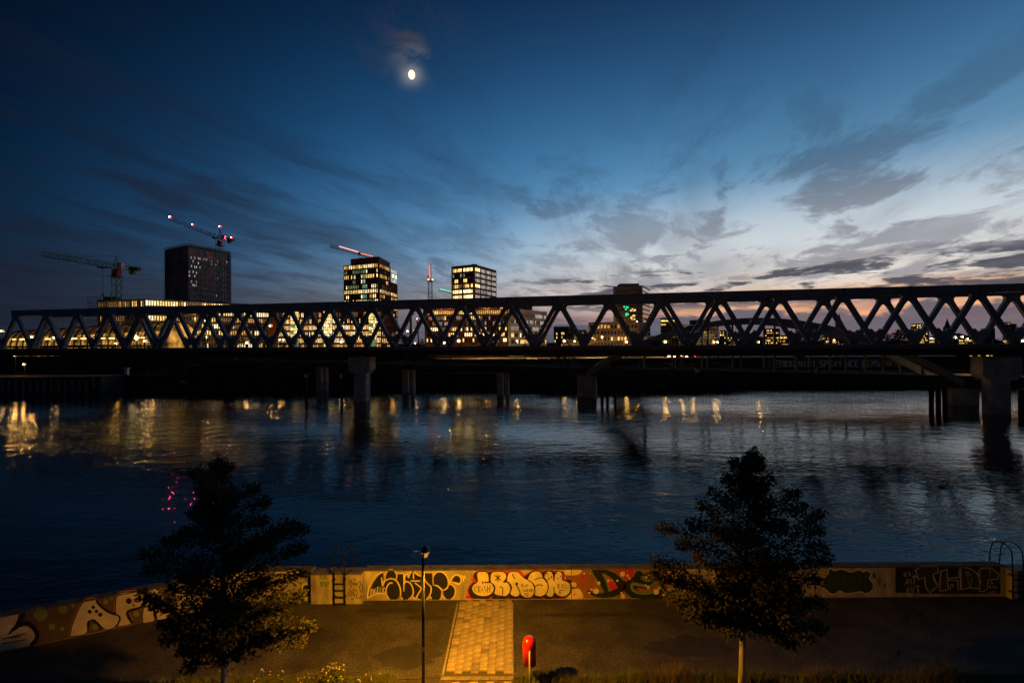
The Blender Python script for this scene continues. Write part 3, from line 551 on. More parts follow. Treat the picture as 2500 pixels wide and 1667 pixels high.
p.line('cream', 18, [(40, 710), (80, 670), (92, 700), (60, 750), (112, 740)], [(120, 665), (165, 660), (145, 690), (182, 710), (140, 745)], [(65, 920), (120, 790), (118, 900)], [(85, 870), (116, 866)], [(140, 890), (150, 800), (188, 900), (200, 800)], [(242, 900), (250, 790)], [(205, 760), (245, 735), (290, 755), (245, 775), (205, 760)],
       [(90, 1060), (130, 930), (142, 1060)], [(105, 1010), (138, 1005)], [(178, 1060), (182, 940), (230, 1075), (242, 940)], [(275, 940), (345, 930)], [(310, 935), (330, 1075)], [(1700, 850), (1715, 885), (1735, 850)], [(1715, 885), (1710, 910)], [(1750, 870), (1765, 890), (1745, 895), (1750, 870)], [(1690, 930), (1695, 980)], [(1720, 930), (1700, 955), (1725, 980)], [(1745, 930), (1770, 930), (1745, 980), (1775, 980)], [(1800, 980), (1800, 935), (1825, 950), (1805, 955), (1840, 975)], [(1680, 1080), (1700, 1020), (1715, 1080)], [(1760, 1025), (1740, 1050), (1760, 1080)], [(1780, 1080), (1800, 1020), (1815, 1080)], smooth=False).done()
# ================================================================== ladders over the wall
def ladder(x, label, red=False):
    o = empty('wall_ladder', V(x, WY - .3, 0), label, 'ladder', 'ladders over the flood wall')
    yf = WY - .30; w2 = .19
    for s_ in (-1, 1):
        xx = x + s_ * w2
        pts = [V(xx, yf, 0), V(xx, yf, 1.4), V(xx, yf + .02, 1.66)] + [V(xx, yf + .36 - .34 * cos(a), 1.66 + .26 * sin(a)) for a in (.5, .9, 1.3, 1.7, 2.1, 2.5, 2.9)] + [V(xx, yf + .74, 1.55), V(xx, yf + .8, 1.05), V(xx, yf + .8, -2.5)]
        MB().tube(pts, .02, 8).build('handrail', hoop_m, o, smooth=True)
        [MB().box(V(xx, yf + .05, z_), (.05, .16, .05)).build('bracket', iron, o) for z_ in (.9, .3)]
        MB().tube([V(xx, yf, 1.07), V(xx - .25 if s_ < 0 else xx + .25, yf + .2, 1.2)], .012, 6).build('stay', hoop_m, o)
    for k in range(4): MB().box(V(x, yf, .06 + k * .235), (2 * w2, .05, .035)).build('rung', iron, o)
    for k in range(10): MB().box(V(x, yf + .8, .7 - k * .3), (2 * w2, .03, .03)).build('rung', iron, o)
ladder(P(829, 1460, WY - .3).x, 'dark steel ladder with hoop handrails over the wall left of the lamp post')
ladder(P(2486, 1455, WY - .3).x, 'dark steel ladder with tall hoop handrails at the right edge')
# ================================================================== lamp post
LP = V(P(1034, 1600, 11.0).x, 11.0, 0)
lo = empty('lamp_post', LP, 'dark slender lamp post with small hooded lantern beside the paved path', 'lamp post')
zl = P(1037, 1340, 11.2).z
MB().tube([V(LP.x, 11, 0), V(LP.x, 11, .9)], .055, 16).tube([V(LP.x, 11, .9), V(LP.x, 11, zl - .12)], [.044, .032], 16).build('pole', iron, lo, smooth=True)
MB().tube([V(LP.x, 11, .86), V(LP.x, 11, .93)], .066, 16).build('collar', iron, lo, smooth=True)
MB().box(V(LP.x, 10.96, 1.95), (.05, .012, .09)).build('sticker', mat('sticker', (.6, .3, .28), .6), lo)
HX = V(LP.x + .028, 11.16, zl)
MB().tube([V(LP.x, 11, zl - .14), V(LP.x + .005, 11.06, zl - .02), V(HX.x, 11.16, zl + .02)], .022, 10).build('arm', iron, lo, smooth=True)
hd = MB().lathe(HX, [(.001, .105), (.04, .1), (.075, .08), (.1, .04), (.108, 0), (.106, -.035), (.098, -.035), (.09, .0), (.06, .05), (.001, .07)], 24).build('hood', mat('lamp_hood', (.10, .115, .14), .35, .4), lo, smooth=True)
refr = MB().lathe(HX, [(.088, -.03), (.086, -.06), (.070, -.12), (.048, -.17), (.001, -.185)], 20).build('refractor_glass', glowmat('sodium_glass', (1, .46, .06), .55), hd, smooth=True)
pl = bpy.data.lights.new('lamp_light', 'SPOT'); pl.energy = LAMPW; pl.color = (1, .405, .012); pl.spot_size = radians(179); pl.spot_blend = .35; pl.shadow_soft_size = .09
plo = bpy.data.objects.new('lamp_light', pl); COL.objects.link(plo); plo.parent = lo; plo.location = HX + V(.03, .10, -.24) - LP; plo.rotation_euler = V(-.16, -.62, 1).to_track_quat('Z', 'Y').to_euler()
# ================================================================== red litter bin
BX = P(1293, 1640, 12.2); bc = V(BX.x, 12.34, 0)
bo = empty('litter_bin', V(bc.x, 12.3, 0), 'bright red dome topped litter bin on a thin post', 'bin')
redm = mat('red_plastic', (.50, .012, .016), .28)
R = .182; zb, zt = .62, 1.35
prof = [(R - .02, zb), (R, zb), (R, zt - R)] + [(R * cos(a), zt - R + R * sin(a)) for a in (.25, .5, .75, 1.0, 1.25, 1.45)] + [(.001, zt)]
MB().lathe(V(bc.x, bc.y, 0), prof, 32).lathe(V(bc.x, bc.y, 0), [(R - .02, zb), (R - .02, zt - R), (.001, zt - R)], 32).build('bin_body', redm, bo, smooth=True)
MB().box(V(bc.x + .0, bc.y + R - .005, zt - .22), (.2, .03, .12)).build('opening', mat('bin_opening', (.005, .005, .005), .9), bo)
MB().tube([V(BX.x, bc.y - R - .022, 0), V(BX.x, bc.y - R - .022, 1.08)], .021, 10).build('post', mat('pale_post', (.42, .38, .27), .6, nscale=9, namp=.3), bo, smooth=True)
[MB().box(V(BX.x, bc.y - R - .015, z_), (.055, .03, .05)).build('clamp', galv, bo) for z_ in (1.06, .70)]
# ================================================================== foreground trees
bark = mat('limewashed_bark', (.36, .31, .26), .9, nscale=5, namp=.4, bump=.5, bscale=20, stretch=(1, 1, .25))
twig = mat('twig_bark', (.06, .045, .035), .9, nscale=8)
leaf_ms = [mat('leaf_%d' % i, c, .75, spec=.15) for i, c in enumerate(((.065, .060, .020), (.040, .053, .018), (.085, .066, .024)))]
def leaf(mb, p, d, size, rnd):
    d = d.normalized(); s_ = d.cross(V(rnd.uniform(-1, 1), rnd.uniform(-1, 1), rnd.uniform(-1, 1)))
    if s_.length < .01: s_ = d.orthogonal()
    s_.normalize(); n = d.cross(s_)
    w_ = size * .36; c0 = p; c1 = p + d * size * .5 + n * size * .1; c2 = p + d * size
    mb.cur = rnd.choice((0, 0, 1, 2))
    mb.add([c0, c1 + s_ * w_, c2, c1 - s_ * w_], [(0, 1, 2), (0, 2, 3)])
def foreground_tree(D, base_px, trunk_top, crown_top, tips, seed, label):
    rnd = random.Random(seed)
    b0 = P(base_px[0], base_px[1], D); b0.z = 0
    t1 = P(*trunk_top, D); t2 = P(*crown_top, D)
    root = empty('street_tree', b0, label, 'tree', 'young trees on the verge')
    pts = [b0, b0.lerp(t1, .5) + V(.02, 0, 0), t1, t1.lerp(t2, .35) + V(rnd.uniform(-.05, .05), 0, 0), t1.lerp(t2, .7) + V(rnd.uniform(-.05, .05), .05, 0), t2]
    MB().tube([pts[0] - V(0, 0, .05)] + pts[1:3] + [t1.lerp(pts[3], .3)], [.085, .075, .062, .055], 12).build('trunk', bark, root, smooth=True)
    limbs = MB().tube(pts[2:], [.055, .04, .025, .006], 8); lf = MB()
    ax = lambda z: t1.lerp(t2, max(0, min(1, (z - t1.z) / (t2.z - t1.z))))
    ends = []
    H = t2.z - t1.z
    for x, y in tips:
        yd = D + rnd.uniform(-.7, .7); q = P(x, y, yd); ends.append((q, 1))
    for i in range(52):       # boughs toward and away from the viewer and between the traced tips
        f = rnd.random() ** 1.25; z = t1.z - .25 + f * H; prof = (.35 + .65 * min(1, f / .18)) * (1 - max(0, f - .18) / .82) ** .8
        a = rnd.uniform(0, 2 * pi); r = 1.45 * prof * rnd.uniform(.55, 1.0)
        c0 = ax(z); q = V(c0.x + r * cos(a), D + r * sin(a) * .95, z + r * rnd.uniform(.0, .35)); ends.append((q, 0))
    for q, traced in ends:
        L = hypot(q.x - ax(q.z).x, q.y - D); zb_ = q.z - L * rnd.uniform(.35, .6)
        s0 = ax(max(t1.z - .1, zb_)); s0 = V(s0.x, D, max(t1.z - .1, zb_) if zb_ > t1.z - .1 else t1.z - .1 + rnd.uniform(0, .4))
        mid = s0.lerp(q, .55) + V(0, 0, .08 * L) + V(rnd.uniform(-.08, .08), rnd.uniform(-.08, .08), 0)
        br = smooth_line([tuple(s0), tuple(mid), tuple(q)], 5); br = [Vector(p_) for p_ in br]
        limbs.tube(br, [.022 * (1 - .85 * i / (len(br) - 1)) + .003 for i in range(len(br))], 5)
        n = int((150 + 215 * L) * (1.2 if traced else 1.0))
        for k in range(n):
            u = rnd.random() ** .62; i = min(len(br) - 2, int(u * (len(br) - 1))); p_ = br[i].lerp(br[i + 1], u * (len(br) - 1) - i)
            sp = (.05 + .27 * (1 - u) * min(1, L) + .085) * rnd.uniform(.15, 1.15)
            o_ = V(rnd.gauss(0, 1), rnd.gauss(0, 1), rnd.gauss(0, .8)); o_.normalize()
            dr = (o_ + V(0, 0, -.35) + (q - s0).normalized() * .5)
            leaf(lf, p_ + o_ * sp, dr, rnd.uniform(.05, .09), rnd)
    for k in range(60): leaf(lf, t2 + V(rnd.gauss(0, .05), rnd.gauss(0, .05), -rnd.random() * .5), V(rnd.gauss(0, 1), rnd.gauss(0, 1), .3), .075, rnd)
    limbs.build('limbs', twig, root, smooth=True)
    tag(lf.build('foliage', leaf_ms, root, fixn=False), kind='stuff')
foreground_tree(11.5, (1806, 1700), (1813, 1520), (1840, 1088), [(1612, 1288), (1600, 1372), (1592, 1400), (1650, 1470), (1725, 1520), (1770, 1545), (1735, 1200), (1710, 1230), (1780, 1170), (1790, 1130), (1850, 1120), (1880, 1165), (1944, 1200), (1960, 1240), (2004, 1252), (2000, 1290), (2012, 1330), (2022, 1360), (2000, 1410), (2008, 1470), (2004, 1532), (1975, 1560), (1936, 1578), (1890, 1540), (1690, 1280), (1660, 1330), (1640, 1420), (1700, 1360), (1930, 1420), (1880, 1480), (1760, 1420), (1720, 1440), (1960, 1480), (1680, 1500), (1630, 1455)], 11, 'young tree with pale trunk right of the red bin')
foreground_tree(11.4, (541, 1700), (548, 1585), (532, 1100), [(472, 1152), (500, 1170), (560, 1140), (622, 1192), (650, 1224), (640, 1270), (485, 1200), (470, 1250), (440, 1300), (352, 1348), (360, 1390), (400, 1320), (344, 1450), (370, 1470), (400, 1520), (440, 1588), (456, 1632), (480, 1600), (748, 1290), (740, 1336), (720, 1280), (745, 1400), (738, 1450), (760, 1532), (740, 1560), (700, 1540), (660, 1555), (620, 1540), (690, 1300), (660, 1340), (420, 1430), (450, 1400), (640, 1430), (700, 1480), (590, 1600), (520, 1590), (400, 1560), (600, 1340)], 23, 'young tree with pale trunk at left before the angled wall')
# ================================================================== grass and weeds on the verge
rg = random.Random(5); gm = MB()
grass_ms = [mat('grass_%d' % i, c, .8) for i, c in enumerate(((.11, .13, .03), (.15, .13, .045), (.08, .115, .028)))]
def blade(mb, x, y, h, wd, lean):
    a = rg.uniform(0, 2 * pi); dx_, dy_ = cos(a), sin(a); l_ = V(rg.gauss(0, lean), rg.gauss(0, lean), 0)
    mb.cur = rg.randrange(3)
    p0 = V(x, y, -.01); s_ = V(dx_, dy_, 0) * wd
    mb.add([p0 - s_, p0 + s_, p0 + V(0, 0, h * .6) + l_ * h * .35 + s_ * .7, p0 + V(0, 0, h * .6) + l_ * h * .35 - s_ * .7, p0 + V(0, 0, h) + l_ * h], [(0, 1, 2, 3), (3, 2, 4)])
for i in range(15000):
    x = rg.uniform(-11, 16); y = 12.62 - rg.random() ** 1.3 * 2.0
    if -3.3 < x < .02 and y < 12.66: continue
    tall = .10 + .10 * (sin(x * 1.7) + 1) * .5 + (.10 if x > .2 else 0) + (.09 if 2.5 < x < 6 else 0)
    blade(gm, x, y, rg.uniform(.4, 1.25) * tall, rg.uniform(.003, .007), .45)
for i in range(6500):
    x = -3.25 - rg.random() * 6; y = 12.67 - rg.random() ** 1.5 * .45
    blade(gm, x, y, rg.uniform(.08, .26) * (.8 + .3 * sin(x * 3.1)), rg.uniform(.003, .006), .4)
for i in range(5200):
    x = .15 + rg.random() * 12; y = 12.66 - rg.random() * .35; h = rg.uniform(.15, .42) * (.75 + .35 * sin(x * 2.3))
    blade(gm, x, y, h, rg.uniform(.003, .006), .3)
tag(gm.build('grass', grass_ms, fixn=False), 'rough grass and low weeds along the near verge', 'grass', kind='stuff')
def weed(name, x, y, h, n, sp, kind, label, group=None, lz=.06, fl=0, seed=0):
    rnd = random.Random(seed); o = empty(name, V(x, y, 0), label, 'plant', group)
    st = MB(); lf = MB(); fm = MB()
    for i in range(n):
        a = rnd.uniform(0, 2 * pi); r = sp * rnd.random() ** .6; hh = h * rnd.uniform(.6, 1.0) * (1 - .35 * r / max(sp, .01))
        top = V(x + r * cos(a), y + r * sin(a), hh); b_ = V(x + r * .35 * cos(a), y + r * .35 * sin(a), -.01)
        st.tube([b_, b_.lerp(top, .6) + V(0, 0, .02), top], [.004, .003, .0015], 4, False)
        k = int(22 * hh / .4)
        for j in range(k):
            u = rnd.uniform(.12, .98); p_ = b_.lerp(top, u)
            if kind == 'spike':
                d_ = V(rnd.gauss(0, 1), rnd.gauss(0, 1), .6); leaf(lf, p_, d_, lz * (1.1 - u * .9), rnd)
            else:
                d_ = V(rnd.gauss(0, 1), rnd.gauss(0, 1), rnd.uniform(-.2, .8)); leaf(lf, p_ + V(rnd.gauss(0, .03), rnd.gauss(0, .03), 0), d_, lz * rnd.uniform(.6, 1.2), rnd)
        if fl and rnd.random() < fl:
            c_ = top + V(0, 0, .01); fm.lathe(c_, [(.001, .012), (.012, .008), (.018, 0), (.001, -.004)], 7)
    st.build('stem', twig, o); tag(lf.build('leaves', [grass_ms[2], leaf_ms[1], grass_ms[0]], o, fixn=False), kind='stuff')
    if fm.f: tag(fm.build('flower_heads', mat('yellow_petal', (.62, .50, .14), .6), o), kind='stuff')
yb = 12.4
weed('flowering_weed', P(812, 1667, yb).x, yb, .62, 34, .36, 'bush', 'bushy green weed with yellow flower heads left of the lamp post', lz=.075, fl=.9, seed=1)
weed('flowering_weed', P(745, 1667, yb).x, yb - .05, .25, 20, .34, 'bush', 'low yellow flowered weed at the foot of the bushy weed', lz=.05, fl=.7, seed=2)
weed('flowering_weed', P(640, 1667, yb).x, yb - .05, .24, 26, .6, 'bush', 'sparse low daisies beside the left tree trunk', lz=.04, fl=.9, seed=3)
weed('flowering_weed', P(905, 1667, yb).x, yb - .08, .18, 24, .45, 'bush', 'low patch of flowering weeds just left of the small cobbles', lz=.04, fl=.6, seed=4)
for i, (px0, hh, lb) in enumerate(((1357, .62, 'leftmost tall weed spike right of the red bin'), (1384, .58, 'middle tall weed spike right of the red bin'), (1407, .60, 'tall leaning weed spike third from the red bin'), (1470, .48, 'short weed spike farther right of the red bin'))):
    weed('weed_spike', P(px0, 1660, 12.45).x, 12.45, hh, 3, .05, 'spike', lb, 'weed spikes by the bin', lz=.04, seed=10 + i)
weed('leafy_weed', P(1290, 1667, 12.4).x + .12, 12.5, .30, 22, .3, 'bush', 'leafy weed around the foot of the red bin', lz=.06, seed=20)
dg = MB()
for i in range(420): blade(dg, P(1640, 1667, 12.45).x + rg.gauss(0, .32), 12.45 + rg.gauss(0, .1), rg.uniform(.25, .62), .004, .25)
tag(dg.build('dry_grass_tuft', mat('dry_straw', (.20, .14, .06), .8), fixn=False), 'tall tuft of dry straw coloured grass left of the right tree', 'grass', kind='stuff')
dg = MB()
for i in range(160): blade(dg, P(1975, 1667, 12.45).x + rg.gauss(0, .16), 12.45 + rg.gauss(0, .08), rg.uniform(.2, .5), .004, .3)
tag(dg.build('dry_grass_tuft', mat('dry_straw', (.20, .14, .06), .8), fixn=False), 'dim tuft of dry grass right of the right tree trunk', 'grass', kind='stuff')
# ================================================================== truss bridge
S0 = V(85.3, 83.3, 0); ST = V(-10.76, 2.187, 0); LL = ST.length; DV = ST.normalized(); NV = V(-DV.y, DV.x, 0) * -1
if NV.y < 0: NV = -NV
ZT = 19.3; ZD = 8.43; TW = 7.9
def B(k, n, z): q = S0 + ST * k + NV * n; return V(q.x, q.y, z)
br = empty('truss_bridge', B(11, 0, WATER), 'long dark steel truss railway bridge crossing the river', 'bridge')
K0, K1 = -5, 21
zc = ZT - .75
o_ = lambda z: .555 * (ZT - 1.1 - z) + .485
i_ = lambda z: .555 * (ZT - 1.1 - z) - .485
gt = []
for s_ in (1, -1):
    side = [(o_(ZT - 1.45) + 1.0, ZT - 1.45), (o_(ZT - 1.68) + .42, ZT - 1.68), (o_(ZT - 2.05) + .13, ZT - 2.05), (o_(ZT - 2.6), ZT - 2.6), (i_(ZT - 3.3), ZT - 3.3), (.36, ZT - 2.78)]
    gt += side if s_ == 1 else [(-x, z) for x, z in side[::-1]]
    if s_ == 1: gt += [(0, ZT - 2.66)]
def gusset(k, n, flip=False, half=0):
    pts = [(x, (ZT + ZD - .25 - z) if flip else z) for x, z in gt]
    if half: pts = [p_ for p_ in pts if p_[0] * half >= 0] + [(0, pts[0][1])]
    mb = MB(); mb.prism([B(k + x / LL, n - .36, z) for x, z in pts], NV * .72); return mb
for n in (0, TW):
    MB().bar(B(K0, n, zc), B(K1 + .10, n, zc), 1.1, 1.5).build('top_chord', steel, br)
    MB().bar(B(K0, n, ZD - .55), B(K1 + .6, n, ZD - .55), 1.0, 1.2).build('bottom_chord', steel, br)
    for k in range(K0, K1 + 1):
        for s_ in (-.5, .5):
            MB().bar(B(k, n, ZT - 1.1), B(k + s_, n, ZD - .1), .7, .86, up=DV).build('diagonal', steel, br)
        gusset(k, n).build('gusset', steel, br); gusset(k + .5, n, True).build('gusset', steel, br)
        MB().box(B(k, n, zc), (.12, 1.16, 1.54), U=DV).build('splice_plate', steel_d, br)
for k in range(K0, K1 + 1): MB().bar(B(k, .55, zc), B(k, TW - .55, zc), .5, .6).build('cross_beam', steel, br)
for k in range(K0, K1): MB().bar(B(k, .55, zc), B(k + 1, TW - .55, zc), .25, .25).build('wind_brace', steel, br)
MB().hexa([B(K0, -2.2, ZD - .75), B(K0, TW + 2.2, ZD - .75), B(25, TW + 2.2, ZD - .75), B(25, -2.2, ZD - .75)], [B(K0, -2.2, ZD), B(K0, TW + 2.2, ZD), B(25, TW + 2.2, ZD), B(25, -2.2, ZD)]).build('deck', deck_m, br)
MB().hexa([B(K0, -1.1, ZD - 2.0), B(K0, TW + 1.1, ZD - 2.0), B(25, TW + 1.1, ZD - 2.0), B(25, -1.1, ZD - 2.0)], [B(K0, -1.1, ZD - .76), B(K0, TW + 1.1, ZD - .76), B(25, TW + 1.1, ZD - .76), B(25, -1.1, ZD - .76)]).build('deck_girder', steel_d, br)
pm_ = MB().box(V(0, 0, .48), (.07, .07, .96), U=DV); me = bpy.data.meshes.new('railing_post'); me.from_pydata(pm_.v, [], pm_.f); me.materials.append(galv)
k = -4.0
while k < 23:
    o = link('railing_post', me, br); o.location = B(k, -2.05, ZD) - br.location; k += 2.05 / LL
for z in (.30, .62, .95): MB().bar(B(K0, -2.05, ZD + z), B(24, -2.05, ZD + z), .03, .03 if z < .9 else .05).build('rail', iron, br)
def pier(kk, w_, capw, z_cap, z_top):
    c0 = TW / 2
    a = w_ / 2 / LL; d0, d1 = .5, 2.6
    MB().hexa([B(kk - a, d0, WATER - 3), B(kk + a, d0, WATER - 3), B(kk + a, d1, WATER - 3), B(kk - a, d1, WATER - 3)], [B(kk - a, d0, z_cap), B(kk + a, d0, z_cap), B(kk + a, d1, z_cap), B(kk - a, d1, z_cap)]).build('pier', concrete_d, br)
    e_ = capw / 2 / LL; f_ = (capw / 2 - .9) / LL
    MB().hexa([B(kk - f_, d0 - .4, z_cap - .02), B(kk + f_, d0 - .4, z_cap - .02), B(kk + f_, d1 + .4, z_cap - .02), B(kk - f_, d1 + .4, z_cap - .02)], [B(kk - e_, d0 - .4, z_cap + .9), B(kk + e_, d0 - .4, z_cap + .9), B(kk + e_, d1 + .4, z_cap + .9), B(kk - e_, d1 + .4, z_cap + .9)]).hexa(
        [B(kk - e_, d0 - .4, z_cap + .9), B(kk + e_, d0 - .4, z_cap + .9), B(kk + e_, d1 + .4, z_cap + .9), B(kk - e_, d1 + .4, z_cap + .9)], [B(kk - e_, d0 - .4, z_top), B(kk + e_, d0 - .4, z_top), B(kk + e_, d1 + .4, z_top), B(kk - e_, d1 + .4, z_top)]).build('pier_cap', concrete_d, br)
    MB().box(B(kk, .5, (z_top + ZD - 2) / 2), (1.4, 1.4, ZD - 2 - z_top), U=DV).box(B(kk, TW - .5, (z_top + ZD - 2) / 2), (1.4, 1.4, ZD - 2 - z_top), U=DV).build('bearing', steel_d, br)
pier(11.32, 3.2, 5.6, 2.2, 6.1); pier(-.345, 3.1, 6.0, 1.9, 6.1); pier(22.6, 5, 8, 2, 6.1)
# ================================================================== arch bridge behind
def Q(X, n=0, z=0): return V(X + n * .2334, 114 - .24 * (X - 18.5) + n * .9724, z)
DQ = V(.9724, -.2334, 0)
zt_ = lambda X: 2.9 - (X - 18.5) * .0155
zu_ = lambda X: .9 - (X - 18.5) * .0242
ab = empty('arch_bridge', Q(56, 0, WATER), 'low dark arch bridge on river piers seen beneath the truss bridge', 'bridge')
XL, XA, XB, XR = -105, 18.5, 94.7, 200
AW = 8.0
for a, b_, nm in ((XL, XA, 'girder'), (XA, XB, 'girder'), (XB, XR, 'girder')):
    for n in (0, AW):
        MB().hexa([Q(a, n - .3, zu_(a)), Q(b_, n - .3, zu_(b_)), Q(b_, n + .3, zu_(b_)), Q(a, n + .3, zu_(a))], [Q(a, n - .3, zt_(a)), Q(b_, n - .3, zt_(b_)), Q(b_, n + .3, zt_(b_)), Q(a, n + .3, zt_(a))]).build(nm, steel_d, ab)
    MB().hexa([Q(a, .3, zt_(a) - 1.2), Q(b_, .3, zt_(b_) - 1.2), Q(b_, AW - .3, zt_(b_) - 1.2), Q(a, AW - .3, zt_(a) - 1.2)], [Q(a, .3, zt_(a) - .4), Q(b_, .3, zt_(b_) - .4), Q(b_, AW - .3, zt_(b_) - .4), Q(a, AW - .3, zt_(a) - .4)]).build('deck', steel_d, ab)
def az_(X): u = (X - XA) / (XB - XA); return zt_(X) - .8 + (14.8 - 2.3 + .6) * 4 * u * (1 - u)
for n in (0, AW):
    mb = MB(); N_ = 28
    for i in range(N_):
        a = XA + (XB - XA) * i / N_; b_ = XA + (XB - XA) * (i + 1) / N_; h0, h1 = az_(a), az_(b_); t0 = 1.25 + .5 * abs(2 * i / N_ - 1); t1_ = 1.25 + .5 * abs(2 * (i + 1) / N_ - 1)
        mb.hexa([Q(a, n - .45, h0 - t0), Q(b_, n - .45, h1 - t1_), Q(b_, n + .45, h1 - t1_), Q(a, n + .45, h0 - t0)], [Q(a, n - .45, h0), Q(b_, n - .45, h1), Q(b_, n + .45, h1), Q(a, n + .45, h0)])
    mb.build('arch_rib', steel, ab)
    for i in range(1, 11):
        X = XA + (XB - XA) * i / 11; MB().bar(Q(X, n, zt_(X) - .1), Q(X, n, az_(X) - 1), .32, .32).build('hanger', steel_d, ab)
for X in range(-100, 200, 4): MB().box(Q(X, -.25, zt_(X) + .5), (.07, .07, 1.05)).build('railing_post', iron, ab)
MB().bar(Q(XL, -.25, zt_(XL) + 1), Q(XR, -.25, zt_(XR) + 1), .06, .06).build('rail', iron, ab)
def apier(X, w_, dpt, mtl=concrete_d):
    a = w_ / 2; MB().hexa([Q(X - a, -.2, WATER - 3), Q(X + a, -.2, WATER - 3), Q(X + a, dpt, WATER - 3), Q(X - a, dpt, WATER - 3)], [Q(X - a, -.2, zu_(X)), Q(X + a, -.2, zu_(X)), Q(X + a, dpt, zu_(X)), Q(X - a, dpt, zu_(X))]).build('pier', mtl, ab)
apier(18.6, 4.6, 3.5); apier(95.2, 4.4, 3); apier(140, 5, 9)
for X in (-3.2, -1.4, -29.5, -27.4, -56, -54): apier(X, 1.6 if X in (-3.2, -29.5, -56) else .9, .9)
sign_m = mat('sign_white', (.85, .82, .78), .6)
for i, (sx_, s_) in enumerate(((1702, 1), (1990, -1))):
    Y_ = 107.2 if i == 0 else 101.4
    c0 = P(sx_, 905, Y_); mb = MB(); mb.prism([c0 + V(-.45 * s_, 0, .75), c0 + V(.55 * s_, 0, 0), c0 + V(-.45 * s_, 0, -.75)], V(0, .06, 0)); mb.box(c0 + V(-.3 * s_, .25, 0), (.06, .5, .06)); mb.build('navigation_sign', sign_m, ab)
# ================================================================== piles and dolphins in the river
pile_m = mat('mooring_pile', (.03, .028, .028), .8, nscale=.6, namp=.4)
def pile(px, ytop, ybot, r, label, name='mooring_pile', head=None):
    w0 = PZ(px, ybot, WATER); o = empty(name, w0, label, 'pile', 'steel piles in the river'); zt0 = P(px, ytop, w0.y).z
    MB().tube([V(w0.x, w0.y, WATER - 3), V(w0.x, w0.y, zt0)], r, 12).build('pile', pile_m, o, smooth=True)
    if head: MB().box(V(w0.x, w0.y - r - .03, zt0 - .45), (.62, .05, .8)).build('sign_panel', sign_m, o)
    else: MB().tube([V(w0.x, w0.y, zt0), V(w0.x, w0.y, zt0 + .12)], [r * 1.15, r * .8], 12).build('pile_cap', pile_m, o)
pile(1470, 920, 975, .38, 'left one of three piles just right of the wide arch bridge pier')
pile(1483, 920, 972, .38, 'middle one of three piles just right of the wide arch bridge pier')
pile(1502, 919, 967, .38, 'right one of three piles just right of the wide arch bridge pier')
pile(2274, 944, 1000, .40, 'leftmost of the three piles left of the right bridge pier')
pile(2291, 944, 1003, .40, 'middle of the three piles left of the right bridge pier')
pile(2307, 945, 999, .40, 'rightmost of the three piles left of the right bridge pier')
pile(748, 913, 978, .30, 'slim pile with white board, far left of the left bridge pier', head=1)
pile(834, 914, 980, .30, 'slim pile with white board close to the left bridge pier', head=1)
pile(2496, 950, 1012, .55, 'dark pile at the right edge beside the bridge pier')
# ================================================================== far quay walls
qm = mat('sheet_pile', (.06, .055, .053), .8, nscale=.5, namp=.5)
qw = empty('quay_wall', V(0, BY, WATER), 'dark corrugated sheet pile quay wall along the far bank', 'wall')
mb = MB(); x = -117.0; pts = []
while x < 330:
    pts += [(x, BY + .22), (x + .35, BY + .22), (x + .5, BY - .12), (x + .9, BY - .12)]; x += 1.05
for (a, ya), (b_, yb_) in zip(pts, pts[1:]): mb.quad(V(a, ya, WATER - 2), V(b_, yb_, WATER - 2), V(b_, yb_, -.15), V(a, ya, -.15))
mb.build('sheet_piling', qm, qw)
MB().box(V(106, BY + .15, -.0), (448, .9, .32)).build('capping_beam', concrete_k, qw)
ql = empty('quay_wall', V(-150, 129, WATER), 'dark quay with pale upright fender timbers at far left', 'wall')
MB().box(V(-507, 134, -2), (780, 9.2, 4.7)).build('quay_body', qm, ql)
for i in range(16):
    x = GX(228 - i * 17.2, 129.2); h = random.uniform(2.6, 3.9)
    MB().box(V(x, 129.2, .1 - h / 2 - random.uniform(.2, .9)), (.38, .35, h)).build('fender_timber', mat('pale_timber', (.34, .33, .30), .9, nscale=2, namp=.5), ql)
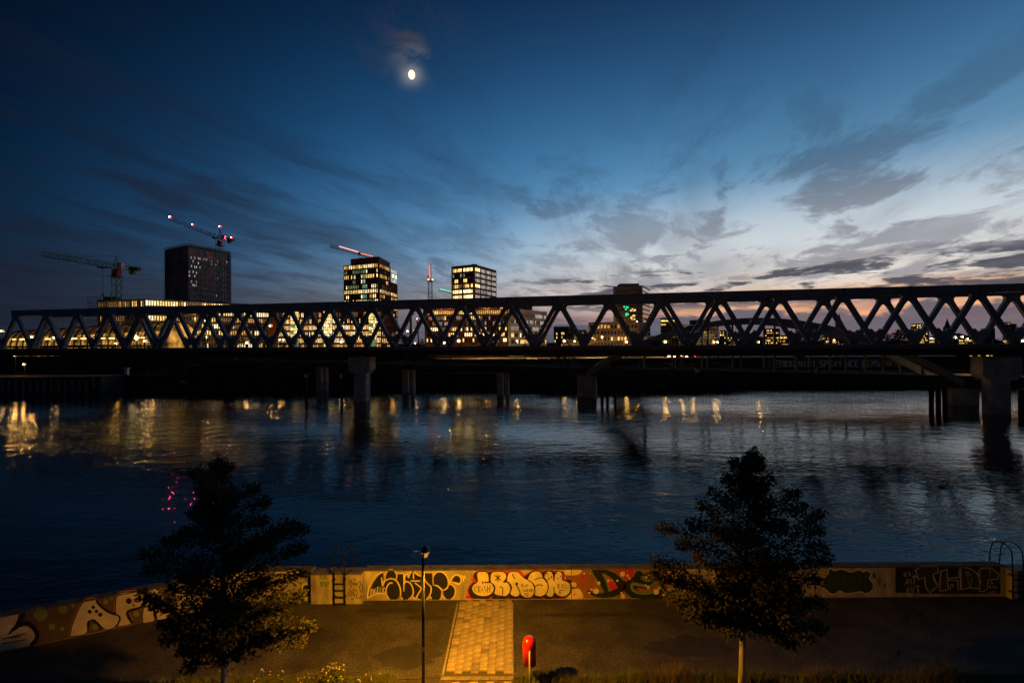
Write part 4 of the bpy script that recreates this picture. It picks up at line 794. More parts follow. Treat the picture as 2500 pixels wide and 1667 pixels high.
# ================================================================== city
def block(name, label, cat, C, L, R, zt, m, zb=0, group=None):
    C, L, R = [V(p_[0], p_[1], 0) for p_ in (C, L, R)]; K = L + R - C
    root = empty(name, V(C.x, C.y, zb), label, cat, group)
    up = lambda p_, z: V(p_.x, p_.y, z)
    MB().hexa([up(C, zb), up(R, zb), up(K, zb), up(L, zb)], [up(C, zt), up(R, zt), up(K, zt), up(L, zt)]).build('walls', m, root)
    def face(a, b_):
        d = (b_ - a); W_ = d.length; d.normalize(); n = V(d.y, -d.x, 0)
        if n.dot(EYE - a) < 0: n = -n
        return (a, d, n, W_)
    root_faces = (face(L, C), face(C, R))
    return root, root_faces
PALM = ['dark'] + list(WN)
PALL = [glass_d] + [WN[k] for k in WN]
def pick_from(weights, rnd):
    ks = list(weights); return rnd.choices(ks, [weights[k] for k in ks])[0]
def panes(root, face, u0_, u1, z0, z1, rows, cols, fw_, fh, wts, seed=0, single=False, name='window', fins=None, floors=None, off=.06, prob=1.0, rowset=None):
    rnd = random.Random(seed); a, d, n, W_ = face; mb = MB(); fm = MB()
    U0 = W_ * u0_; UU = W_ * (u1 - u0_); cw = UU / cols; rh = (z1 - z0) / rows
    for r in range(rows):
        rw = rowset[r] if rowset and rowset[r] else wts; run = None
        for c_ in range(cols):
            if rnd.random() > prob: continue
            if run is None or rnd.random() < .35: run = pick_from(rw, rnd)
            k = run if rnd.random() < .8 else pick_from(rw, rnd)
            p_ = a + d * (U0 + cw * (c_ + .5)) + n * off; zc_ = z1 - rh * (r + .5); hw = cw * fw_ / 2; hh = rh * fh / 2
            q = [p_ - d * hw + V(0, 0, zc_ - hh), p_ + d * hw + V(0, 0, zc_ - hh), p_ + d * hw + V(0, 0, zc_ + hh), p_ - d * hw + V(0, 0, zc_ + hh)]
            if single: MB().quad(*q).build(name, PALL[PALM.index(k)], root, fixn=False)
            else: mb.cur = PALM.index(k); mb.quad(*q)
    if mb.f: tag(mb.build('window_panes', PALL, root, fixn=False), kind='stuff')
    if fins:
        for c_ in range(cols + 1):
            p_ = a + d * (U0 + cw * c_) + n * .2; fm.box(V(p_.x, p_.y, (z0 + z1) / 2), (cw * .40, .5, z1 - z0), U=d)
        tag(fm.build('facade_fins', fins, root), kind='stuff')
    if floors:
        gm_ = MB()
        for r in range(rows + 1):
            p_ = a + d * (U0 + UU / 2) + n * .1; gm_.box(V(p_.x, p_.y, z1 - rh * r), (UU, .3, rh * (1 - fh) * .5), U=d)
        tag(gm_.build('floor_bands', floors, root), kind='stuff')
def zat(py, px, Y): return P(px, py, Y).z
def g(px, Y): return (GX(px, Y), Y)
# --- long office block with lit top floor
Yc = 330
ob, fs = block('office_block', 'long pale office block with a lit top floor behind the left truss', 'building', g(355, 330), g(238, 336), g(662, 392), zat(729, 355, 330), stone_m)
zt0 = zat(729, 355, 330); top = fs[1]
panes(ob, top, .0, 1, zt0 - 5.0, zt0 - 1.0, 1, 52, .58, .86, dict(yellow=6, warm=3, white=3, dim=1), 1, single=True)
panes(ob, top, 0, 1, .5, zt0 - 6.2, 7, 52, .5, .62, dict(dark=7, dim=5, warm=3, yellow=6, white=1.5), 2, fins=None, floors=stone_m, rowset=[dict(yellow=4, white=3, dark=2), None, None, None, dict(dark=9, dim=3), None, dict(yellow=6, white=5, dim=2, warm=2)])
panes(ob, fs[0], .02, .98, 5, zt0 - 1, 7, 26, .42, .7, dict(dark=9, dim=3, warm=1), 3, rowset=[dict(yellow=4, dim=3, dark=3, warm=2)] + [None] * 6)
MB().box(V(fs[0][0].x + 6, fs[0][0].y + 6, zt0 + 1.2), (9, 6, 2.4)).build('roof_plant', dark_f, ob)
MB().box(V((GX(480, 360)), 372, zt0 + .9), (30, 8, 1.8), U=top[1]).build('roof_plant', dark_f, ob)
def scaffold(root, face, u0_, u1, z0, z1, nx, nz, m, depth=1.4, name='scaffold'):
    a, d, n, W_ = face; mb = MB()
    for i in range(nx + 1):
        for dd in (.4, depth):
            p_ = a + d * (W_ * (u0_ + (u1 - u0_) * i / nx)) + n * dd; mb.bar(V(p_.x, p_.y, z0), V(p_.x, p_.y, z1), .14, .14)
    for j in range(nz + 1):
        z = z0 + (z1 - z0) * j / nz; p0 = a + d * (W_ * u0_) + n * depth; p1 = a + d * (W_ * u1) + n * depth
        mb.bar(V(p0.x, p0.y, z), V(p1.x, p1.y, z), .14, .14); mb.bar(V(p0.x, p0.y, z + .9), V(p1.x, p1.y, z + .9), .08, .08)
        q0 = a + d * (W_ * u0_) + n * .8; q1 = a + d * (W_ * u1) + n * .8; mb.bar(V(q0.x, q0.y, z), V(q1.x, q1.y, z), .9, .08)
    return tag(mb.build(name, m, root), kind='stuff')
scaf_m = mat('scaffold_red', (.13, .05, .045), .6); scaf_g = mat('scaffold_grey', (.11, .10, .11), .6)
a, d, n, W_ = fs[0]; scaffold(ob, (a - d * 7, d, n, W_), 0, .4, 0, zt0 + 2, 6, 10, scaf_m)
# --- tower shell with scaffolding
Yt = 480; zt3 = zat(599, 460, Yt)
tb, ft = block('tower_under_construction', 'dark brown tower under construction wrapped in scaffolding', 'building', g(461, Yt), g(404, Yt + 22), g(564, Yt + 42), zt3, tower_m)
panes(tb, ft[1], .04, .96, 8, zt3 - 11, 16, 24, .5, .62, dict(dark=16), 5, fins=tower_m)
rt = random.Random(9); a, d, n, W_ = ft[1]
for (lx, ly) in ((466, 629), (475, 630), (484, 631), (488, 632), (497, 633), (501, 633), (505, 634), (517, 638), (530, 638), (553, 640), (471, 638), (484, 643), (517, 645), (526, 647), (467, 650), (475, 652), (479, 652), (488, 653), (462, 664), (471, 664), (479, 666), (462, 673), (475, 674), (467, 687), (479, 688), (471, 696), (475, 697), (479, 697), (530, 680), (529, 722)):
    r = ray(lx, ly); q = EYE + r * ((a - EYE).dot(n) / r.dot(n)) + n * .3; MB().quad(q + d * -.42 + V(0, 0, -1.1), q + d * .42 + V(0, 0, -1.1), q + d * .42 + V(0, 0, 1.1), q - d * .42 + V(0, 0, 1.1)).build('lit_window', em('lit_site', (.95, .92, .8), .42, .5), tb, fixn=False)
for lx, ly, w_, h in ((503, 645, 9, 2.6), (478, 642, 3.4, 3.0)):
    r = ray(lx, ly); q = EYE + r * ((a - EYE).dot(n) / r.dot(n)) + n * .4; MB().box(q, (w_, .1, h), U=d).build('banner', mat('banner_cloth', (.22, .20, .20), .8, nscale=.6, namp=.7), tb)
a0 = ft[0]; r = ray(443, 639); q = EYE + r * ((a0[0] - EYE).dot(a0[2]) / r.dot(a0[2])) + a0[2] * .4; MB().box(q, (8, .1, 3), U=a0[1]).build('banner', mat('banner_dark', (.10, .085, .08), .8, nscale=.6, namp=.6), tb)
panes(tb, ft[0], .2, .95, 8, zt3 - 11, 16, 12, .4, .6, dict(dark=16), 6)
scaffold(tb, ft[0], 0, .18, 0, zt3 + 1, 3, 22, scaf_g); scaffold(tb, ft[1], .93, 1.0, 0, zt3 + 1, 3, 24, scaf_g)
scaffold(tb, ft[0], .18, 1, zt3 - 1, zt3 + 1.5, 14, 2, scaf_g); scaffold(tb, ft[1], 0, .93, zt3 - 1, zt3 + 1.5, 30, 2, scaf_g)
# --- brick tower
Yb = 360; zt4 = zat(641, 926, Yb); ztp = zat(626, 926, Yb)
bt, fb = block('brick_tower', 'tall dark brick office tower with rows of lit narrow windows', 'building', g(926, Yb), g(840, Yb + 14), g(970, Yb + 42), zt4, brick_d)
P2 = [V(*g(926, Yb), 0), V(*g(857, Yb + 11), 0), V(*g(953, Yb + 28), 0)]; K = P2[1] + P2[2] - P2[0]; sh = V(.02, .1, 0)
MB().hexa([V(p_.x, p_.y, zt4) + sh for p_ in (P2[0], P2[2], K, P2[1])], [V(p_.x, p_.y, ztp) + sh for p_ in (P2[0], P2[2], K, P2[1])]).build('parapet', brick_d, bt)
ROW = 12.42 * Yb / F; nr = int((zt4 - 2) / ROW); zb4 = zt4 - nr * ROW
R4 = [dict(yellow=7, warm=1.5, white=5), dict(green=3, dark=4, white=1, yellow=1), dict(green=4, white=2, yellow=2, dark=2), dict(dark=8, green=2, white=.5), dict(dark=7, yellow=1, green=1.5, white=.6), dict(yellow=6, warm=1.5, white=5), dict(yellow=4, warm=1.5, dark=4, white=3), dict(yellow=5, white=2, green=1, dark=2)]
rnd4 = random.Random(2)
while len(R4) < nr: R4.append(rnd4.choice([dict(yellow=5, warm=3, white=3, dim=1), dict(yellow=4, dark=3, warm=2, dim=3), dict(yellow=6, white=4, warm=2)]))
panes(bt, fb[0], .02, .98, zb4, zt4, nr, 20, .62, .66, dict(dark=5), 11, fins=brick_d, rowset=R4)
panes(bt, fb[1], .02, .60, zb4, zt4, nr, 9, .6, .66, dict(dark=5), 12, fins=brick_d, rowset=[dict(warm=5, yellow=4), dict(dark=6, dim=2), dict(warm=3, yellow=2, dark=3), dict(dark=7, white=.5), dict(dark=6, dim=2)] + R4[5:])
panes(bt, fb[1], .62, .99, zt4 - 3 * ROW, zt4, 3, 4, .84, .84, dict(cool=4, white=1), 13)
panes(bt, fb[1], .62, .99, zb4, zt4 - 3 * ROW, nr - 3, 5, .6, .6, dict(dark=5, dim=2, warm=1), 14, fins=brick_r, rowset=[dict(dark=5, dim=2)] * 2 + R4[5:])
a, d, n, W_ = fb[0]
panes(bt, (a + n * .7, d, n, W_), .55, .68, zb4, zt4 - 2 * ROW, nr - 2, 3, .8, .7, dict(green=6, white=2, cool=1, dark=1), 15)
# --- brick mid-rise row in front of it
Ym = 335; ztm = zat(757, 760, Ym)
br5, f5 = block('brick_office_row', 'low brick office row with glowing tall glass bays behind the truss', 'building', g(930, Ym - 4), g(655, Ym + 6), g(968, Ym + 22), ztm, brick_r)
nr5 = 6; zz = ztm - 1.2
panes(br5, f5[0], 0.09, 1, 4.6, zz, nr5, 78, .55, .66, dict(yellow=5, white=3, warm=3, dim=2, dark=2), 21, fins=brick_r, floors=brick_d, rowset=[dict(dark=6, dim=3, yellow=1, white=.4), dict(yellow=5, white=2, dark=2, warm=2), dict(yellow=5, white=4, warm=2, dark=1), dict(white=5, yellow=4, dark=1), dict(white=5, yellow=5, warm=1), dict(dim=4, warm=2, yellow=3)])
for px0, px1, q in ((705, 726, 'green'), (791, 812, 'white'), (905, 924, 'green')):
    a, d, n, W_ = f5[0]; t0 = (GX(px0, Ym) - a.x) / d.x / W_; t1_ = (GX(px1, Ym) - a.x) / d.x / W_
    panes(br5, (a + n * .9, d, n, W_), t0, t1_, 4.6, zz + .6, 12, 5, .86, .84, {q: 6, 'yellow': 4, 'white': 3, 'cool': 1}, 22, off=.0)
    MB().box(a + d * (W_ * (t0 + t1_) / 2) + n * .45 + V(0, 0, (5.2 + zz) / 2), (W_ * (t1_ - t0), .8, zz - 4), U=d).build('glass_bay', dark_f, br5)
panes(br5, f5[1], .03, .97, 4, zz, nr5, 9, .6, .64, dict(dark=4, dim=2, yellow=2, cool=1), 23, fins=brick_r)
panes(br5, f5[0], .0, 1, .4, 4.2, 1, 34, .8, .85, dict(white=5, yellow=4, dim=4, warm=2), 24)
# --- second tower
Y6 = 340; zt6 = zat(645, 1159, Y6)
t6, f6 = block('office_tower', 'square brick office tower with wide window bays, pale on its right side', 'building', g(1159, Y6), g(1103, Y6 + 10), g(1213, Y6 + 30), zt6, brick_d)
RH = 13.3 * Y6 / F
frame_m = mat('window_frame', (.05, .045, .04), .6)
def bay(root, face, u0_, u1, z0, z1, kinds, nm):
    a, d, n, W_ = face; c0 = a + d * (W_ * (u0_ + u1) / 2); w_ = W_ * (u1 - u0_)
    o = MB().box(c0 + n * .06 + V(0, 0, (z0 + z1) / 2), (w_, .1, z1 - z0), U=d).build('window', glass_d, root)
    for i in range(nm):
        cx = a + d * (W_ * u0_ + w_ * (i + .5) / nm) + n * .14; h = w_ / nm * .40; k = kinds[i % len(kinds)]
        z2 = z0 + (z1 - z0) * .05; z3 = z1 - (z1 - z0) * .05
        MB().quad(cx - d * h + V(0, 0, z2), cx + d * h + V(0, 0, z2), cx + d * h + V(0, 0, z3), cx - d * h + V(0, 0, z3)).build('pane', PALL[PALM.index(k)] if k != 'sky' else glass_sky, o, fixn=False)
r6 = random.Random(4)
left = [('warm', 'yellow'), ('dark', 'dark', 'green'), ('yellow', 'dark'), ('dim', 'yellow'), ('yellow', 'white'), ('yellow', 'white')]
for r_ in range(7):
    z1 = zt6 - 2.2 - r_ * RH; z0 = z1 - RH * .68
    for b_ in range(2):
        ks = [r6.choice(left[min(r_, 5)]) for _ in range(5)]
        if r_ == 0 and b_ == 1: ks = ['white', 'yellow', 'white', 'yellow', 'white']
        bay(t6, f6[0], .06 + b_ * .47, .06 + b_ * .47 + .41, z0, z1, ks, 5)
    for b_ in range(4):
        ks = ['pink', 'pink', 'cool', 'pink', 'pink'] if r_ not in (0, 3) or b_ else ['white', 'yellow', 'white', 'yellow']
        bay(t6, f6[1], .03 + b_ * .245, .03 + b_ * .245 + .205, z0, z1, ks, 5)
MB().box(V(GX(1160, Y6 + 12), Y6 + 12, zt6 + .9), (4, 4, 1.8)).build('roof_plant', dark_f, t6)
MB().box(V(GX(1178, Y6 + 18), Y6 + 20, zt6 + .6), (7, 3, 1.2), U=f6[1][1]).build('roof_plant', dark_f, t6)
# --- podium left and pale block right of it
Y7 = 318; zt7 = zat(747, 1150, Y7)
p7, f7 = block('brick_podium_block', 'dark brick block with orange lit upper windows below the square tower', 'building', g(1242, Y7), g(1037, Y7 + 4), g(1262, Y7 + 40), zt7, brick_d)
zz7 = zt7 - 2.4; rh7 = 13.6 * Y7 / F
panes(p7, f7[0], .02, .98, zz7 - 6 * rh7, zz7, 6, 40, .62, .60, dict(dark=6, dim=3, yellow=3, white=2), 31, rowset=[dict(warm=5, yellow=4, white=1, dark=2), dict(yellow=1, dim=4, pink=4, dark=5), dict(dark=9, pink=4, dim=2, yellow=1), dict(dark=6, white=2, yellow=2, dim=2), dict(yellow=3, white=4, dark=4), dict(yellow=2, white=2, dark=4)])
MB().box(V(GX(1080, Y7 + 8), Y7 + 12, zt7 + 1.4), (16, 8, 2.8)).build('roof_plant', grey_f, p7)
for lx in (1070, 1098, 1187, 1227): MB().ball(P(lx, 749, Y7 - 1), .35).build('roof_lamp', lamp_w if lx != 1098 else lamp_y, p7)
Y8 = 300; zt8 = zat(752, 1250, Y8)
p8, f8 = block('grey_office_block', 'pale grey office block with banded windows right of the brick podium', 'building', g(1245, Y8), g(1240, Y8 + 20), g(1336, Y8 + 38), zt8, grey_f)
panes(p8, f8[1], .03, .97, 3, zt8 - 2, 6, 26, .74, .56, dict(dark=7, dim=3, pink=4, yellow=2, white=1), 32, rowset=[dict(dark=4, pink=5)] * 3 + [dict(yellow=3, dark=4, white=1, pink=2)] * 3)
MB().box(V(GX(1285, Y8 + 20), Y8 + 26, zt8 + 1.5), (9, 5, 3)).build('roof_plant', mat('roof_plant_red', (.18, .06, .04), .8), p8)
MB().tube([V(GX(1300, Y8 + 20), Y8 + 26, zt8), V(GX(1300, Y8 + 20), Y8 + 26, zt8 + 6)], .3, 8).build('flue', dark_f, p8)
# --- simple far blocks
def far_block(name, label, xl, xr, yt, Y, m, rows, cols, wts, seed, prob=1.0, fw_=.55, fh=.55, fins=None, side=None, single=False):
    o, f_ = block(name, label, 'building', g(xr, Y), g(xl, Y + 2), g(xr + (side or 3), Y + 30), zat(yt, (xl + xr) / 2, Y), m, group='far buildings along the horizon')
    zt_b = zat(yt, (xl + xr) / 2, Y); panes(o, f_[0], .03, .97, 1, zt_b - 1, rows, cols, fw_, fh, wts, seed, prob=prob, fins=fins, single=single); return o, f_, zt_b
far_block('apartment_block', 'dark block with scattered lights left of a pale gridded house', 1352, 1388, 797, 420, dark_f, 6, 8, dict(dark=10, yellow=1, warm=1), 41)
far_block('gridded_house', 'small pale house front with white gridded windows', 1386, 1402, 797, 400, grey_f, 5, 4, dict(dark=8, cool=1), 42, fw_=.7, fh=.7)
far_block('low_hall', 'low lit flat roofed hall behind two street lamps', 1372, 1412, 828, 330, stone_m, 1, 8, dict(yellow=2, dim=4), 43)
far_block('apartment_block', 'narrow dark house close left of the dark brick block', 1404, 1430, 805, 430, dark_f, 5, 6, dict(dark=8, dim=3, yellow=1), 44)
o, f_, z_ = far_block('brick_housing_block', 'dark brick housing block with odd orange windows before the high rise', 1437, 1560, 786, 310, brown_d, 5, 14, dict(dark=9, yellow=1.2, warm=2.2, dim=2, white=.6), 45, single=True, side=22)
panes(o, f_[1], .05, .95, 2, z_ - 1, 5, 8, .5, .55, dict(dark=6, dim=2), 46)
# high rise
Yh = 420; zth = zat(697, 1540, Yh)
hr, fh_ = block('high_rise', 'brown high rise whose right face mirrors the pink sky', 'building', g(1569, Yh), g(1498, Yh + 6), g(1588, Yh + 34), zth, high_m)
MB().box(V(GX(1537, Yh + 10), Yh + 14, zth + 1.4), (18, 12, 3.0)).build('roof_storey', high_m, hr)
for i in range(6): MB().bar(V(GX(1552 + i * 4, Yh + 16), Yh + 16, zth), V(GX(1552 + i * 4, Yh + 16), Yh + 16, zth + 4 - i * .3), .2, .2).build('roof_mast', dark_f, hr)
panes(hr, fh_[0], .08, .97, 2, zth - 3, 16, 14, .45, .5, dict(dark=20, dim=1), 51, floors=high_m)
a, d, n, W_ = fh_[0]
for lx, ly, k in ((1524, 749, 'g'), (1530, 750, 'g'), (1533, 751, 'g'), (1528, 755, 'g'), (1529, 766, 'g'), (1533, 767, 'g'), (1529, 770, 'g'), (1540, 758, 'y'), (1544, 755, 'y'), (1547, 759, 'y'), (1550, 757, 'y'), (1549, 770, 'y'), (1546, 771, 'y'), (1541, 775, 'y'), (1549, 779, 'y'), (1543, 779, 'y')):
    r = ray(lx, ly); q = EYE + r * ((a - EYE).dot(n) / r.dot(n)) + n * .25; MB().quad(q - d * .7 + V(0, 0, -.8), q + d * .7 + V(0, 0, -.8), q + d * .7 + V(0, 0, .8), q - d * .7 + V(0, 0, .8)).build('lit_window', em('lit_party_green', (.05, 1, .35), 1.0) if k == 'g' else WN['yellow'], hr, fixn=False)
nrh = 14
for r_ in range(nrh):
    z1 = zth - 1.5 - r_ * (zth - 3) / nrh; z0 = z1 - (zth - 3) / nrh * .7; a, d, n, W_ = fh_[1]
    MB().box(a + d * W_ / 2 + n * .05 + V(0, 0, (z0 + z1) / 2), (W_ * .94, .1, z1 - z0), U=d).build('glass_band', glass_sky, hr)
for i in range(18): a, d, n, W_ = fh_[0]; MB().box(a - d * .6 + V(0, 0, 3 + i * (zth - 4) / 18), (1.4, 1.4, .25), U=d).build('balcony', high_m, hr)
o, f_, z_ = far_block('lit_top_office', 'distant office with a bright yellow lit top storey', 1613, 1656, 776, 500, dark_f, 6, 10, dict(dark=8, dim=2, warm=1), 61)
a, d, n, W_ = f_[0]; MB().box(a + d * W_ / 2 + n * .3 + V(0, 0, z_ - 3.2), (W_ * .96, .3, 1.6), U=d).build('light_band', em('band_yellow', (1, .72, .15), 1.6, .5), o); MB().box(a + d * W_ * .16 + n * .3 + V(0, 0, z_ - 7.3), (W_ * .26, .3, 1.3), U=d).build('light_band', MATS['band_yellow'], o)
o, f_, z_ = far_block('pale_warehouse', 'broad pale warehouse front behind the arch rib', 1664, 1752, 792, 430, grey_f, 9, 22, dict(dim=6, green=3, dark=5, warm=.3), 62, fw_=.7, fh=.5)
MB().box(V(GX(1715, 440), 446, z_ + 2.5), (17, 8, 5)).build('roof_storey', dark_f, o)
TOWN = [(1640, 1662, 822, 600, 'low dark house with lights left of the pale warehouse'), (1757, 1772, 806, 620, 'narrow lit house just right of the pale warehouse'), (1776, 1788, 797, 700, 'thin tall lit house with a stack right of the warehouse'), (1789, 1812, 815, 640, 'low lit house under the crown of the arch'), (1864, 1902, 802, 640, 'flat roofed block with a lit top under the arch crown'), (1903, 1925, 818, 620, 'low row of lit houses right of the flat roofed block'), (1926, 1950, 812, 720, 'dim house row left of the arch shoulder'), (2006, 2030, 820, 600, 'small lit house below the right arch shoulder'), (2031, 2062, 815, 620, 'lit house row below the glowing spire'), (2063, 2084, 822, 580, 'low lit house right of the glowing spire'), (2141, 2152, 808, 700, 'small square tower house left of the dark trees'), (2224, 2266, 790, 640, 'tall block spotted with yellow windows right of the dark trees'), (2268, 2292, 822, 600, 'low lit houses right of the spotted block'), (2296, 2312, 820, 640, 'small lit house left of the dark middle spire'), (2448, 2466, 786, 700, 'grey tower block with lit corner near the right edge'), (2467, 2480, 790, 720, 'dim tower block beside the grey one near the right edge'), (2340, 2380, 826, 640, 'long low shed behind the bright lamp row')]
for i, (xl, xr, yt, Y, lb) in enumerate(TOWN):
    w_ = dict(dark=4, yellow=4, warm=3, white=1.5, dim=2) if i not in (15, 6) else dict(dark=10, yellow=1, dim=2)
    far_block('town_house', lb, xl, xr, yt, Y, dark_f if i % 3 else brown_d, max(2, int((836 - yt) / 4.6)), max(3, int((xr - xl) / 3.4)), w_, 70 + i, prob=.85)
MB().tube([V(GX(1781, 702), 704, 0), V(GX(1781, 702), 704, zat(792, 1781, 702))], .9, 8).build('chimney', dark_f, bpy.data.objects['town_house.002'] if 'town_house.002' in bpy.data.objects else None)
# spires
for px, yt, yb_, Y, m_, lb in ((2049, 764, 800, 900, mat('spire_lit_tint', (.40, .16, .06), .8), 'pointed church spire with orange light in its colour above the right arch shoulder'), (2313, 776, 812, 900, brown_d, 'dark church spire with stepped tower between diagonals'), (2419, 770, 815, 950, dark_f, 'slim dark church spire near the right edge')):  # orange light on the first spire is put into its base colour
    o = empty('church_spire', V(GX(px, Y), Y, 0), lb, 'church'); zt_s = zat(yt, px, Y); zm = zat(yb_ - 14, px, Y); x = GX(px, Y)
    MB().box(V(x, Y, zm / 2), (9, 9, zm)).build('tower', m_, o)
    MB().lathe(V(x, Y, zm), [(5.2, 0), (3.2, (zt_s - zm) * .30), (1.2, (zt_s - zm) * .72), (.05, zt_s - zm)], 8).build('spire', m_, o)
    if px == 2049:
        for j in range(4): MB().box(V(x, Y - 4.6, zm * .55 + j * 5), (2.2, .3, 2.6)).build('lit_window', WN['warm'], o)
# ================================================================== station with arched glass roof
Ys = 262; st = empty('railway_station', V(GX(210, Ys), Ys, 0), 'glowing station hall with arched glass roof at far left', 'station')
A0 = V(GX(408, 250), 250, 0); A1 = V(GX(10, 286), 286, 0); ds = (A1 - A0); Ls = ds.length; ds.normalize(); ns = V(ds.y, -ds.x, 0)
if ns.y > 0: ns = -ns
zr = zat(783, 370, 250)
sg = em('station_glass', (1, .47, .08), .62, .22, .04); sg2 = em('station_roof_glow', (1, .42, .12), .11, .3, .05); rib_m = mat('station_rib', (.05, .04, .035), .6)
prof_s = lambda t_: (11.5 * cos(t_), (zr) * sin(t_) ** .8)
NT = 10
def SP(u, t_, ex=0): w0, z0 = prof_s(t_); q = A0 + ds * u + ns * (w0 * (1 + ex)); return V(q.x, q.y - 0 + 11.5, z0 * (1 + ex) + .0)
nb = 24
for i in range(nb):
    u0_, u1 = Ls * i / nb, Ls * (i + 1) / nb; hs = 1 - .18 * (i / nb)
    mb = MB(); mb2 = MB()
    for j in range(NT):
        t0, t1_ = pi * .5 * j / NT, pi * .5 * (j + 1) / NT
        tgt = mb if j < 5 else mb2
        q = [SP(u0_ + .3, t0), SP(u1 - .3, t0), SP(u1 - .3, t1_), SP(u0_ + .3, t1_)]; q = [V(p_.x, p_.y, p_.z * hs) for p_ in q]; tgt.quad(*q)
    mb.build('glass_panel', sg, st, fixn=False); mb2.build('roof_panel', sg2, st, fixn=False)
    rp = [SP(u0_ + 7.0 * sin(pi * .5 * j / NT), pi * .5 * j / NT, .02) for j in range(NT + 1)]; MB().tube([V(p_.x, p_.y, p_.z * hs) for p_ in rp], .42, 6).build('arch_rib', rib_m, st)
for j in range(1, 10):
    t_ = pi * .5 * j / 10; MB().tube([V(p_.x, p_.y, p_.z * (1 - .18 * i / 8)) for i in range(9) for p_ in [SP(Ls * i / 8, t_, .012)]], .16, 5).build('purlin', rib_m, st)
mb = MB(); ep = [SP(0, pi * j / 20) for j in range(21)]; mb.add(ep, [tuple(range(21))]); mb.build('end_glazing', sg, st)
MB().tube(ep, .5, 6).build('arch_rib', rib_m, st)
for z in (.42, .62, .8): q0, q1 = SP(0, .0), SP(Ls, .0); off = ns * .9; MB().bar(V(q0.x, q0.y, zr * z * .7) + off, V(q1.x, q1.y, zr * z * .62) + off, .4, .45).build('transom', rib_m, st)
q0, q1 = SP(0, 0) + ns * 1.5, SP(Ls, 0) + ns * 1.5
MB().bar(V(q0.x, q0.y, 8.6), V(q1.x, q1.y, 8.6), 3.0, 1.1).build('platform', rib_m, st)
for i in range(18):
    c0 = q0.lerp(q1, (i + .5) / 18) + ns * 1.3; MB().box(V(c0.x, c0.y, 13.2), (4.2 if i % 3 else 2.2, .3, .5), U=ds).build('strip_light', em('strip_light', (1, .62, .18), 5), st)
for i in range(10): c0 = q0.lerp(q1, (i + .5) / 10) + ns * .8; MB().tube([V(c0.x, c0.y, 0), V(c0.x, c0.y, 8.2)], .5, 8).build('column', rib_m, st)
mb = MB().bar(P(318, 812, 246), P(337, 828, 246), .4, 2.0); mb.build('stair_light', em('stair_glow', (1, .75, .3), 3), st)
# ================================================================== cranes
def lattice(mb, p, q, w_, n, up=V(0, 0, 1), tri=False):
    p, q = Vector(p), Vector(q); d = (q - p).normalized(); s_ = d.cross(up)
    if s_.length < .05: s_ = V(1, 0, 0)
    s_.normalize(); u_ = s_.cross(d).normalized(); h = w_ / 2; t_ = w_ * .085
    cs = [s_ * h + u_ * h, s_ * -h + u_ * h, s_ * -h - u_ * h, s_ * h - u_ * h] if not tri else [u_ * h, s_ * -h - u_ * h, s_ * h - u_ * h]
    for c_ in cs: mb.bar(p + c_, q + c_, t_, t_, up=u_)
    for i in range(n):
        a, b_ = p.lerp(q, i / n), p.lerp(q, (i + 1) / n)
        for j in range(len(cs)):
            c0, c1 = cs[j], cs[(j + 1) % len(cs)]
            mb.bar(a + (c0 if i % 2 else c1), b_ + (c1 if i % 2 else c0), t_ * .7, t_ * .7, up=u_ + s_ * .3)
    return mb
cr_g = mat('crane_green', (.10, .26, .17), .5); cr_r = mat('crane_red', (.22, .02, .02), .5); cr_k = mat('crane_dark', (.03, .03, .03), .6)
